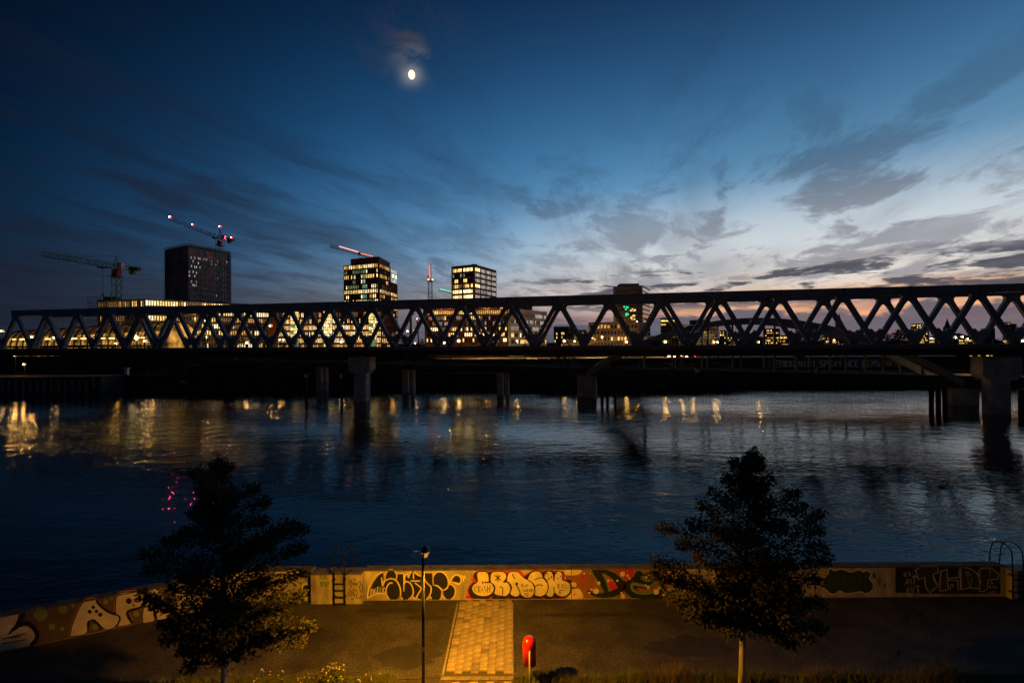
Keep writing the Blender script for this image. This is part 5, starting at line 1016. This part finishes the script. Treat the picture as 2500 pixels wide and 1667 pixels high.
def tower_crane(label, Y, mx, mbase, mslew, apex, jtip, jroot, ctip, w_, m_, lights=(), hook=None, cw=True, base_z=0):
    x = GX(mx, Y); o = empty('tower_crane', V(x, Y, base_z), label, 'crane', 'tower cranes')
    zs = zat(mslew, mx, Y)
    lattice(MB(), V(x, Y, base_z), V(x, Y, zs), w_, max(6, int((zs - base_z) / w_ / 1.1)), up=V(0, 1, 0)).build('mast', m_, o)
    MB().box(V(x, Y, zs + w_ * .45), (w_ * 1.0, w_ * 1.0, w_ * 1.2)).box(V(x, Y, zs - w_ * .3), (w_ * 1.8, w_ * 1.8, .4)).build('slewing_ring', cr_r, o)
    jr = P(jroot[0], jroot[1], Y); jt = P(jtip[0], jtip[1], Y - 18); ct = P(ctip[0], ctip[1], Y + 6)
    lattice(MB(), jr, jt, w_ * .85, 34, tri=True).build('jib', m_, o)
    lattice(MB(), jr, ct, w_ * .7, 8).build('counter_jib', m_, o)
    if apex:
        ap = P(apex[0], apex[1], Y); MB().bar(jr + V(-w_ * .5, 0, 0), ap, .35, .35).bar(jr + V(w_ * .5, 0, 0), ap, .35, .35).bar(jr + V(0, w_ * .5, 0), ap, .3, .3).bar(jr + V(0, -w_ * .5, 0), ap, .3, .3).build('apex_frame', m_, o)
        MB().bar(ap, jr.lerp(jt, .62) + V(0, 0, w_ * .4), .12, .12).bar(ap, jr.lerp(ct, .85), .12, .12).build('tie_rod', cr_k, o)
    if cw:
        c0 = jr.lerp(ct, .82); MB().box(c0 + V(-.5, 0, -w_ * .6), (w_ * .9, w_ * .6, w_ * .8)).build('counterweight', mat('counterweight', (.26, .16, .06), .7), o)
        MB().box(c0 + V(w_ * .3, 0, .1), (w_ * 1.5, w_, w_ * .6)).build('winch_house', cr_k, o)
    MB().box(jr + V(w_ * 1.3, -w_ * .6, -.2), (w_ * .9, w_ * .9, w_ * 1.2)).build('cab', mat('crane_cab', (.42, .42, .44), .5), o)
    if hook:
        h0 = jr.lerp(jt, hook); MB().box(h0 + V(0, 0, -w_ * .6), (w_ * 1.5, w_, .6)).build('trolley', cr_r, o); MB().bar(h0 + V(0, 0, -w_ * .6), h0 + V(0, 0, -w_ * 5.2), .22, .22).box(h0 + V(0, 0, -w_ * 5.6), (.9, .9, 1.6)).build('hook_block', cr_k, o)
    for q in lights: q = P(*q); h_ = MB().ball(q, 1.5, 12, 8).build('warning_light_glow', halo_r, o); MB().ball(q + V(0, -1.4, 0), .40, 8, 6).build('bulb', lamp_r, h_)  # outer red ball is oversized, its glow stands in for bloom
    return o
tower_crane('dark green tower crane over the low office block at far left', 338, 285, 735, 672, (284, 624), (103, 620), (284, 651), (335, 658), 4.0, cr_g, hook=.19)
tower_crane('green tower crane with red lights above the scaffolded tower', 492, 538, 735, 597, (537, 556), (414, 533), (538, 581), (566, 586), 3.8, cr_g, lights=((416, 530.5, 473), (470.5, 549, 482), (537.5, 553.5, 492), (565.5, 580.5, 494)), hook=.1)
red_lit = em('crane_tube_orange', (1, .20, .06), 1.6); grn_lit = em('crane_tube_green', (.12, 1, .5), 1.1)
o = empty('tower_crane', V(GX(880, 420), 420, 0), 'crane jib with a glowing orange tube over the brick tower', 'crane', 'tower cranes')
lattice(MB(), V(GX(880, 420), 420, 0), P(880, 628, 420), 2.6, 40, up=V(0, 1, 0)).build('mast', cr_r, o)
lattice(MB(), P(912, 629, 420), P(806, 600, 405), 2.4, 36, tri=True).build('jib', cr_r, o)
MB().tube([P(828, 601.5, 406), P(875, 615.5, 411)], .34, 8).build('light_tube', em('crane_tube_pale', (1, .42, .26), 2.2), o); MB().tube([P(880, 618.5, 412), P(910, 625.5, 416)], .36, 8).build('light_tube', red_lit, o)
MB().box(P(878, 619, 414), (2.6, 2.6, 2.2)).build('slewing_ring', cr_r, o)
o = empty('tower_crane', V(GX(1051, 400), 400, 0), 'crane mast with an upright glowing orange jib left of the square tower', 'crane', 'tower cranes')
xm = GX(1051, 400); zk = zat(686, 1051, 400)
lattice(MB(), V(xm, 400, 0), V(xm, 400, zk), 3.2, 30, up=V(0, 1, 0)).build('mast', cr_k, o)
lattice(MB(), V(xm, 399, zk), V(xm + .3, 397, zat(644, 1051, 397)), 2.0, 14, up=V(0, 1, 0)).build('jib', cr_r, o)
MB().tube([V(xm, 397, zk + 2), V(xm + .2, 395.5, zat(647, 1051, 396))], .5, 8).build('light_tube', red_lit, o)
for lx in (1046, 1056): MB().ball(P(lx, 682.5, 397), .62).build('work_light', em('work_light', (1, .45, .15), 6), o)
MB().box(P(1046, 676, 399), (1.4, 1.4, 2.6)).build('cab', cr_k, o)
MB().box(V(xm, 400, zk), (4.6, 3.6, 1.2)).build('slewing_ring', cr_r, o)
o = empty('tower_crane', V(GX(1115, 430), 430, 0), 'crane jib with a glowing green tube left of the square tower', 'crane', 'tower cranes')
lattice(MB(), V(GX(1118, 430), 430, 0), P(1118, 716, 430), 2.6, 24, up=V(0, 1, 0)).build('mast', cr_k, o)
lattice(MB(), P(1122, 717, 430), P(1071, 707.5, 420), 2.2, 20, tri=True).build('jib', cr_g, o); MB().tube([P(1074, 705.5, 419), P(1106, 713, 425)], .42, 8).build('light_tube', grn_lit, o)
o = empty('harbour_crane', V(GX(1003, 380), 380, 0), 'grey slewing crane column in the gap between the brick blocks', 'crane')
MB().tube([V(GX(1003, 380), 380, 0), V(GX(1003, 380), 380, zat(770, 1003, 380))], [1.3, .9], 10).build('column', mat('crane_grey', (.10, .10, .11), .6), o); lattice(MB(), P(1000, 771, 380), P(1012, 764, 378), 1.6, 5).build('jib', cr_k, o)
o = empty('antenna_mast', V(GX(1021, 390), 390, 0), 'thin slanted boom with a red light in the gap between the brick blocks', 'mast')
MB().bar(V(GX(1024, 390), 390, 0), P(1018, 779, 390), .9, .9).build('boom', cr_k, o); MB().ball(P(1018, 778, 389.5), .55).build('warning_light_glow', lamp_r2, o)
# ================================================================== street lamps of the far bank
def far_lamp(px, py, Y, m_, label, r=.42, light=0, double=False):
    p_ = P(px, py, Y); o = empty('street_lamp', V(p_.x, p_.y, 0), label, 'street lamp', 'street lamps on the far bank')
    MB().tube([V(p_.x, p_.y, 0), V(p_.x, p_.y, p_.z)], [.11, .06], 6).build('pole', iron, o)
    for k_ in range(2 if double else 1):
        q = p_ + V(1.5 * k_, 0, 0); h_ = MB().ball(q, r * 1.55, 12, 8, (1, 1, .9)).build('lantern', halo_y if m_ is lamp_y else halo_w, o); MB().ball(q + V(0, -r * 1.5, -r * .25), r * .55, 8, 6).build('bulb', m_, h_)  # lantern ball is enlarged, its soft emission stands in for bloom
    if light:
        l_ = bpy.data.lights.new('street_light', 'POINT'); l_.energy = light; l_.color = (1, .55, .16); l_.shadow_soft_size = .3
        lo_ = bpy.data.objects.new('street_light', l_); COL.objects.link(lo_); lo_.parent = o; lo_.location = p_ + V(0, -.6, -.6) - o.location
LAMPS = [(6, 808, 205, 'w', 'bright street lamp at the left edge beside the station', .36, 0), (24, 810, 215, 'w', 'second street lamp from the left edge', .26, 0), (81, 822, 235, 'y', 'orange street lamp before the left end of the station', .5, 1500),
 (133, 823, 190, 'w', 'small lamp under the station platform', .3, 0), (286, 838, 170, 'y', 'low red orange lamp before the station hall', .35, 0), (355, 832, 190, 'w', 'bright lamp at the right end of the station', .42, 0), (372, 838, 185, 'y', 'low lamp just right of the station hall', .4, 0),
 (505, 822, 312, 'w', 'lamp among small trees before the pale office block', .5, 26000), (570, 832, 190, 'w', 'lamp at the foot of the pale office block', .42, 0), (604, 836, 190, 'w', 'low white lamp right of the office block trees', .45, 0), (661, 795, 300, 'y', 'large orange lamp at the left corner of the brick row', .75, 22000),
 (684, 829, 200, 'y', 'orange street lamp before the left brick bay', .38, 0), (693, 829, 204, 'w', 'white lamp close right of the orange lamp at the brick row', .35, 0), (798, 838, 175, 'w', 'small lamp before the middle glass bay', .32, 0), (834, 834, 190, 'w', 'bright flaring lamp before the brick tower foot', .5, 0),
 (875, 822, 312, 'y', 'orange lamp under the brick tower', .5, 22000), (959, 836, 190, 'y', 'orange lamp at the right corner of the brick tower', .45, 0), (995, 808, 330, 'w', 'left one of two floodlights in the gap', .6, 0), (1013, 807, 330, 'w', 'right one of two floodlights in the gap', .75, 0),
 (1014, 837, 190, 'y', 'low lamp in the gap between the brick blocks', .35, 0), (1085, 836, 185, 'w', 'lamp before the left of the brick podium', .5, 0), (1120, 832, 190, 'w', 'lamp before the middle of the brick podium', .55, 0), (1213, 824, 290, 'y', 'orange lamp before the right of the brick podium', .5, 16000), (1262, 832, 195, 'y', 'orange lamp before the grey office block', .42, 0),
 (1377, 832, 190, 'y', 'left one of two lamps before the low hall', .48, 0), (1403, 833, 195, 'y', 'right one of two lamps before the low hall', .38, 0), (1469, 822, 290, 'y', 'lamp before the dark brick housing block', .45, 12000), (1528, 834, 188, 'y', 'bright lamp by the left foot of the arch', .5, 0), (1555, 785, 300, 'y', 'orange lamp high on the housing block roof', .4, 0),
 (1623, 834, 188, 'y', 'bright orange lamp under the left arch rib', .52, 0), (1664, 832, 195, 'y', 'orange lamp before the pale warehouse', .40, 0), (1742, 835, 190, 'w', 'white double floodlight right of the pale warehouse', .36, 0), (1690, 836, 186, 'y', 'lamp at the middle of the pale warehouse', .42, 0), (1851, 835, 200, 'y', 'lamp below the crown of the arch', .4, 0),
 (1604, 822, 392, 'y', 'added lamp at the foot of the high rise to brighten it', .4, 45000), (2331, 823, 260, 'w', 'first lamp of the row near the right edge', .4, 0), (2348, 822, 262, 'w', 'second lamp of the row near the right edge', .45, 0), (2360, 827, 270, 'w', 'third lamp of the row near the right edge', .35, 0), (2377, 822, 258, 'w', 'fourth and brightest lamp of the row near the right edge', .5, 0), (2414, 802, 500, 'w', 'white lamp at the foot of the slim spire', .8, 0), (2272, 826, 300, 'w', 'lamp below the spotted block', .45, 0), (2490, 831, 150, 'w', 'lamp at the right edge above the deck', .5, 0), (2035, 830, 300, 'y', 'lamp below the glowing spire', .4, 0), (1978, 826, 400, 'y', 'small lamp behind the arch shoulder', .4, 0)]  # the lamp at the high rise foot is added to lift its facade
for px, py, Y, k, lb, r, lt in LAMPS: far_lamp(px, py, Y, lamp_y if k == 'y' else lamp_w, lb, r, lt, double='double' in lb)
# assumed lamps over the riverside road to light it, seen only below the deck
for i, (X, lb) in enumerate(((-22, 'leftmost assumed road lamp behind the deck by the river road'), (12, 'second assumed road lamp behind the deck by the river road'), (48, 'third assumed road lamp behind the deck by the river road'), (90, 'fourth assumed road lamp behind the deck by the river road'))):
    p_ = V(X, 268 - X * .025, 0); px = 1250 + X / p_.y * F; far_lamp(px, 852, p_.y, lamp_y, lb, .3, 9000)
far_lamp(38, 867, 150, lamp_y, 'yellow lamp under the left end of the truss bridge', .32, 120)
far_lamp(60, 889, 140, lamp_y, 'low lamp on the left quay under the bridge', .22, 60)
far_lamp(2436, 902, 97.5, lamp_y, 'assumed lamp under the deck that lights the right foot of the arch', .12, 1500)  # assumed lamp, unseen behind the pier, added to light the arch foot orange
# ================================================================== cars on the far road
def car(px, Y, label, m_, tail=False):
    x = GX(px, Y); o = empty('car', V(x, Y, 0), label, 'car', 'cars on the far road')
    MB().hexa([V(x - 2.1, Y - .85, .35), V(x + 2.1, Y - .85, .35), V(x + 2.1, Y + .85, .35), V(x - 2.1, Y + .85, .35)], [V(x - 2.05, Y - .8, .95), V(x + 2.05, Y - .8, .95), V(x + 2.05, Y + .8, .95), V(x - 2.05, Y + .8, .95)]).hexa([V(x - 1.5, Y - .75, .95), V(x + 1.2, Y - .75, .95), V(x + 1.2, Y + .75, .95), V(x - 1.5, Y + .75, .95)], [V(x - .9, Y - .6, 1.5), V(x + .7, Y - .6, 1.5), V(x + .7, Y + .6, 1.5), V(x - .9, Y + .6, 1.5)]).build('body', m_, o)
    for sx_ in (-1.3, 1.3):
        for sy_ in (-.8, .8): MB().tube([V(x + sx_, Y + sy_ - .1, .33), V(x + sx_, Y + sy_ + .1, .33)], .33, 10).build('wheel', iron, o)
    for sy_ in (-.6, .6):
        MB().ball(V(x - 2.12, Y + sy_, .72), .24).build('headlight', em('headlight', (1, .72, .35), 60), o); MB().ball(V(x + 2.12, Y + sy_, .75), .22).build('tail_light', em('tail_light', (1, .08, .03), 14), o)
for i, (px, Y, lb) in enumerate(((1642, 262, 'leftmost car with lit headlights on the far road'), (1656, 258, 'second car with lit headlights on the far road'), (1670, 262, 'third car with lit headlights on the far road'), (1686, 258, 'rightmost car with red tail lights on the far road'))): car(px, Y, lb, cr_k)
# ================================================================== far trees and shrubs
fl_ms = [mat('far_leaf_%d' % i, c, .8) for i, c in enumerate(((.03, .04, .014), (.022, .032, .012), (.045, .05, .016)))]
def far_tree(px, ytop, Y, wpx, label, name='tree', cat='tree', grp='small trees along the far bank', n=420, trunk=True, z0=0):
    rnd = random.Random(int(px)); x = GX(px, Y); zt_f = zat(ytop, px, Y); w_ = wpx * Y / F / 2; o = empty(name, V(x, Y, z0), label, cat, grp)
    h = zt_f - z0; lo_z = z0 + (h * .25 if trunk else 0)
    if trunk: MB().tube([V(x, Y, z0), V(x, Y, z0 + h * .6)], [.22, .08], 6).build('trunk', twig, o)
    mb = MB(); blobs = [(rnd.gauss(0, .42), rnd.gauss(0, .3), rnd.uniform(.05, .85), rnd.uniform(.28, .5)) for _ in range(11)]
    for i in range(n):
        bx, by, bz, br_ = rnd.choice(blobs); v_ = V(rnd.gauss(0, 1), rnd.gauss(0, 1), rnd.gauss(0, 1)).normalized() * rnd.random() ** .4
        taper = 1 - .6 * bz
        p_ = V(x + (bx * taper + v_.x * br_) * w_, Y + (by + v_.y * br_) * w_, lo_z + (zt_f - lo_z) * min(1, max(0, bz + v_.z * br_ * .55)))
        leaf(mb, p_, V(rnd.gauss(0, 1), rnd.gauss(0, 1), rnd.gauss(0, 1)), max(.35, w_ * .16), rnd)
    tag(mb.build('crown', fl_ms, o, fixn=False), kind='stuff')
for px, yt, Y, w_, lb in ((503, 808, 230, 34, 'small round tree before the pale office block'), (590, 818, 225, 36, 'tree right of the small round one at the office block'), (408, 820, 225, 22, 'small tree right of the station hall'), (345, 812, 215, 14, 'slim tree before the station end'), (690, 820, 240, 30, 'tree lit green before the left brick bay'), (720, 822, 240, 26, 'tree under the left glass bay'), (845, 818, 240, 30, 'tree beside the flaring lamp'), (930, 822, 240, 26, 'tree before the brick tower foot'), (985, 822, 250, 30, 'low tree in the gap left of the floodlights'), (1028, 826, 250, 34, 'low tree in the gap right of the floodlights'), (1282, 820, 240, 14, 'thin tree before the grey office block'), (1390, 822, 240, 16, 'little tree between the two hall lamps'), (2193, 801, 300, 62, 'big dark tree group crown left of the spotted block'), (2165, 812, 300, 40, 'dark tree left of the big dark one'), (2222, 812, 310, 40, 'dark tree right of the big dark one'), (2012, 815, 330, 26, 'dark tree at the right arch shoulder'), (1795, 806, 400, 16, 'dark bush tree under the arch crown')):
    far_tree(px, yt, Y, w_, lb)
for i, (px, yt, Y, w_, lb) in enumerate(((1330, 868, 150, 40, 'shrub on the quay left of the arch foot'), (1368, 866, 152, 50, 'wide shrub on the quay at the arch foot'), (1400, 870, 150, 36, 'small shrub touching the left arch foot'), (1040, 868, 148, 60, 'shrub on the quay right of the left bridge pier'), (1100, 872, 150, 46, 'low shrub right of the pier shrub'), (980, 872, 150, 50, 'shrub close behind the left bridge pier'), (700, 876, 150, 70, 'broad dark shrub on the left bank'), (640, 880, 152, 60, 'dark shrub left of the broad one'), (560, 878, 150, 60, 'dark shrub behind the arrow sign'), (1560, 872, 160, 50, 'shrub below the vehicle lights'), (1750, 870, 165, 60, 'shrub below the pale warehouse'), (1960, 868, 165, 70, 'broad shrub above the painted wall'), (2060, 868, 165, 70, 'second broad shrub above the painted wall'), (460, 880, 155, 70, 'dark shrub right of the white kiosk'))):
    far_tree(px, yt, Y, w_, lb, 'shrub', 'shrub', 'shrubs along the far quay', 260, False)
# ================================================================== small things on the left bank and under the bridge
kx = P(309, 905, 141); o = empty('white_kiosk', V(kx.x, 141, 0), 'small pale blue white cabinet standing on the left bank', 'cabinet')
MB().box(V(kx.x, 141, 1.0), (.95, .8, 2.0)).build('body', mat('kiosk_white', (.55, .62, .70), .5), o); MB().box(V(kx.x, 141, 2.1), (1.5, 1.2, .25)).build('roof', mat('kiosk_white', (.55, .62, .70), .5), o)
ax_ = P(447, 932, 137.6); o = empty('arrow_sign', V(ax_.x, 137.7, ax_.z), 'white arrow sign with small square on the left quay face', 'sign')
MB().prism([ax_ + V(-1.1, 0, 0), ax_ + V(0, 0, .6), ax_ + V(0, 0, -.6)], V(0, .06, 0)).build('arrow', mat('sign_bright', (.75, .75, .78), .6), o); mb = MB()
for a, b_ in (((.3, -.5), (.3, .5)), ((.3, .5), (1.2, .5)), ((1.2, .5), (1.2, -.5)), ((.55, 0), (1.2, 0))): mb.bar(ax_ + V(a[0], 0, a[1]), ax_ + V(b_[0], 0, b_[1]), .14, .14)
mb.build('square', MATS['sign_bright'], o)
o = empty('handrail', V(GX(400, 140), 140, 0), 'low grey handrail on the left bank right of the kiosk', 'railing')
for i in range(9): xx = GX(345 + i * 18, 140.5); MB().bar(V(xx, 140.5, 0), V(xx, 140.5, 1.05), .07, .07).build('post', galv, o)
MB().bar(V(GX(345, 140.5), 140.5, 1.02), V(GX(489, 140.5), 140.5, 1.02), .06, .06).build('rail', galv, o)
gw = empty('graffiti_wall', V(GX(2050, 152), 152, 0), 'low far wall with pale blue and yellowish graffiti under the arch', 'wall')
mb = MB().box(V(GX(2045, 152), 152, 1.55), (46, .4, 3.1)); mb.build('wall', concrete_k, gw)
GP = {'b': mat('spray_far_blue', (.62, .68, .78), .6, nscale=.8, namp=.3), 'y': mat('spray_far_olive', (.60, .56, .34), .6, nscale=.8, namp=.4)}
glyph = dict(E=[((1, 1), (0, 1), (0, 0), (1, 0)), ((0, .5), (.8, .5))], O=[((0, 0), (0, 1), (1, 1), (1, 0), (0, 0))], S=[((1, 1), (0, 1), (0, .5), (1, .5), (1, 0), (0, 0))], P=[((0, 0), (0, 1), (1, 1), (1, .5), (0, .5))], A=[((0, 0), (.5, 1), (1, 0)), ((.2, .4), (.8, .4))], H=[((0, 0), (0, 1)), ((1, 0), (1, 1)), ((0, .5), (1, .5))], M=[((0, 0), (0, 1), (.5, .4), (1, 1), (1, 0))], W=[((0, 1), (.25, 0), (.5, .6), (.75, 0), (1, 1))], I=[((.5, 0), (.5, 1))], B=[((0, 0), (0, 1), (.9, .9), (0, .5), (1, .2), (0, 0))], U=[((0, 1), (0, 0), (1, 0), (1, 1))], N=[((0, 0), (0, 1), (1, 0), (1, 1))], Y=[((0, 1), (.5, .5), (1, 1)), ((.5, .5), (.5, 0))], L=[((0, 1), (0, 0), (1, 0))], C=[((1, 1), (0, 1), (0, 0), (1, 0))])
xx = GX(1893, 151.7)
for ch, k in [(c_, 'b') for c_ in 'EOBBUNIUI SPBAY NCE EEMS'] + [(c_, 'y') for c_ in ' MWIL ISHO']:
    if ch == ' ': xx += .9; continue
    mb = MB()
    for ln in glyph[ch]:
        for a, b_ in zip(ln, ln[1:]): mb.bar(V(xx + a[0] * 1.05, 151.78, .55 + a[1] * 2.0), V(xx + b_[0] * 1.05, 151.78, .55 + b_[1] * 2.0), .36, .02, up=(0, 1, 0))
    mb.build('painted_letter', GP[k], gw); xx += 1.55
# low lit building seen below the deck at the right
o, f_ = block('riverside_shed', 'low shed with a strip of lit windows under the right deck end', 'building', g(2500, 205), g(2335, 214), g(2560, 215), zat(853, 2420, 205), dark_f)
panes(o, f_[0], .0, 1, .6, zat(853, 2420, 205) - .2, 1, 16, .6, .5, dict(dark=5, yellow=5, warm=3), 90)
# fence along the river road
fe = empty('mesh_fence', V(0, 158, 0), 'dark post fence along the top of the far quay', 'fence')
for i in range(70): MB().bar(V(-60 + i * 2.6, 158, 0), V(-60 + i * 2.6, 158, 1.9), .07, .07).build('post', iron, fe)
for z in (.7, 1.85): MB().bar(V(-60, 158, z), V(120, 158, z), .05, .05).build('rail', iron, fe)
# ================================================================== duck
dk = PZ(2303, 1190, WATER); o = empty('duck', dk, 'small dark duck swimming on the open water at right', 'duck')
dm_ = mat('duck_feathers', (.03, .026, .022), .8, nscale=12)
mb = MB().tube([dk + V(-.26, 0, .10), dk + V(-.18, 0, .08), dk + V(-.05, 0, .07), dk + V(.08, 0, .07), dk + V(.16, 0, .09), dk + V(.19, 0, .17), dk + V(.20, 0, .24), dk + V(.23, 0, .27), dk + V(.27, 0, .255), dk + V(.33, 0, .24)], [.01, .06, .105, .10, .06, .038, .036, .05, .03, .012], 10)
mb.build('body', dm_, o, smooth=True)
# ================================================================== moon
mo = MB().ball(EYE + moon_dir * 6000, 50, 40, 28, (.74, .74, 1.0)).build('moon', em('moon_light', (1, .84, .58), 1.5), smooth=True)
tag(mo, 'bright slightly oval moon in the dark blue sky', 'moon')
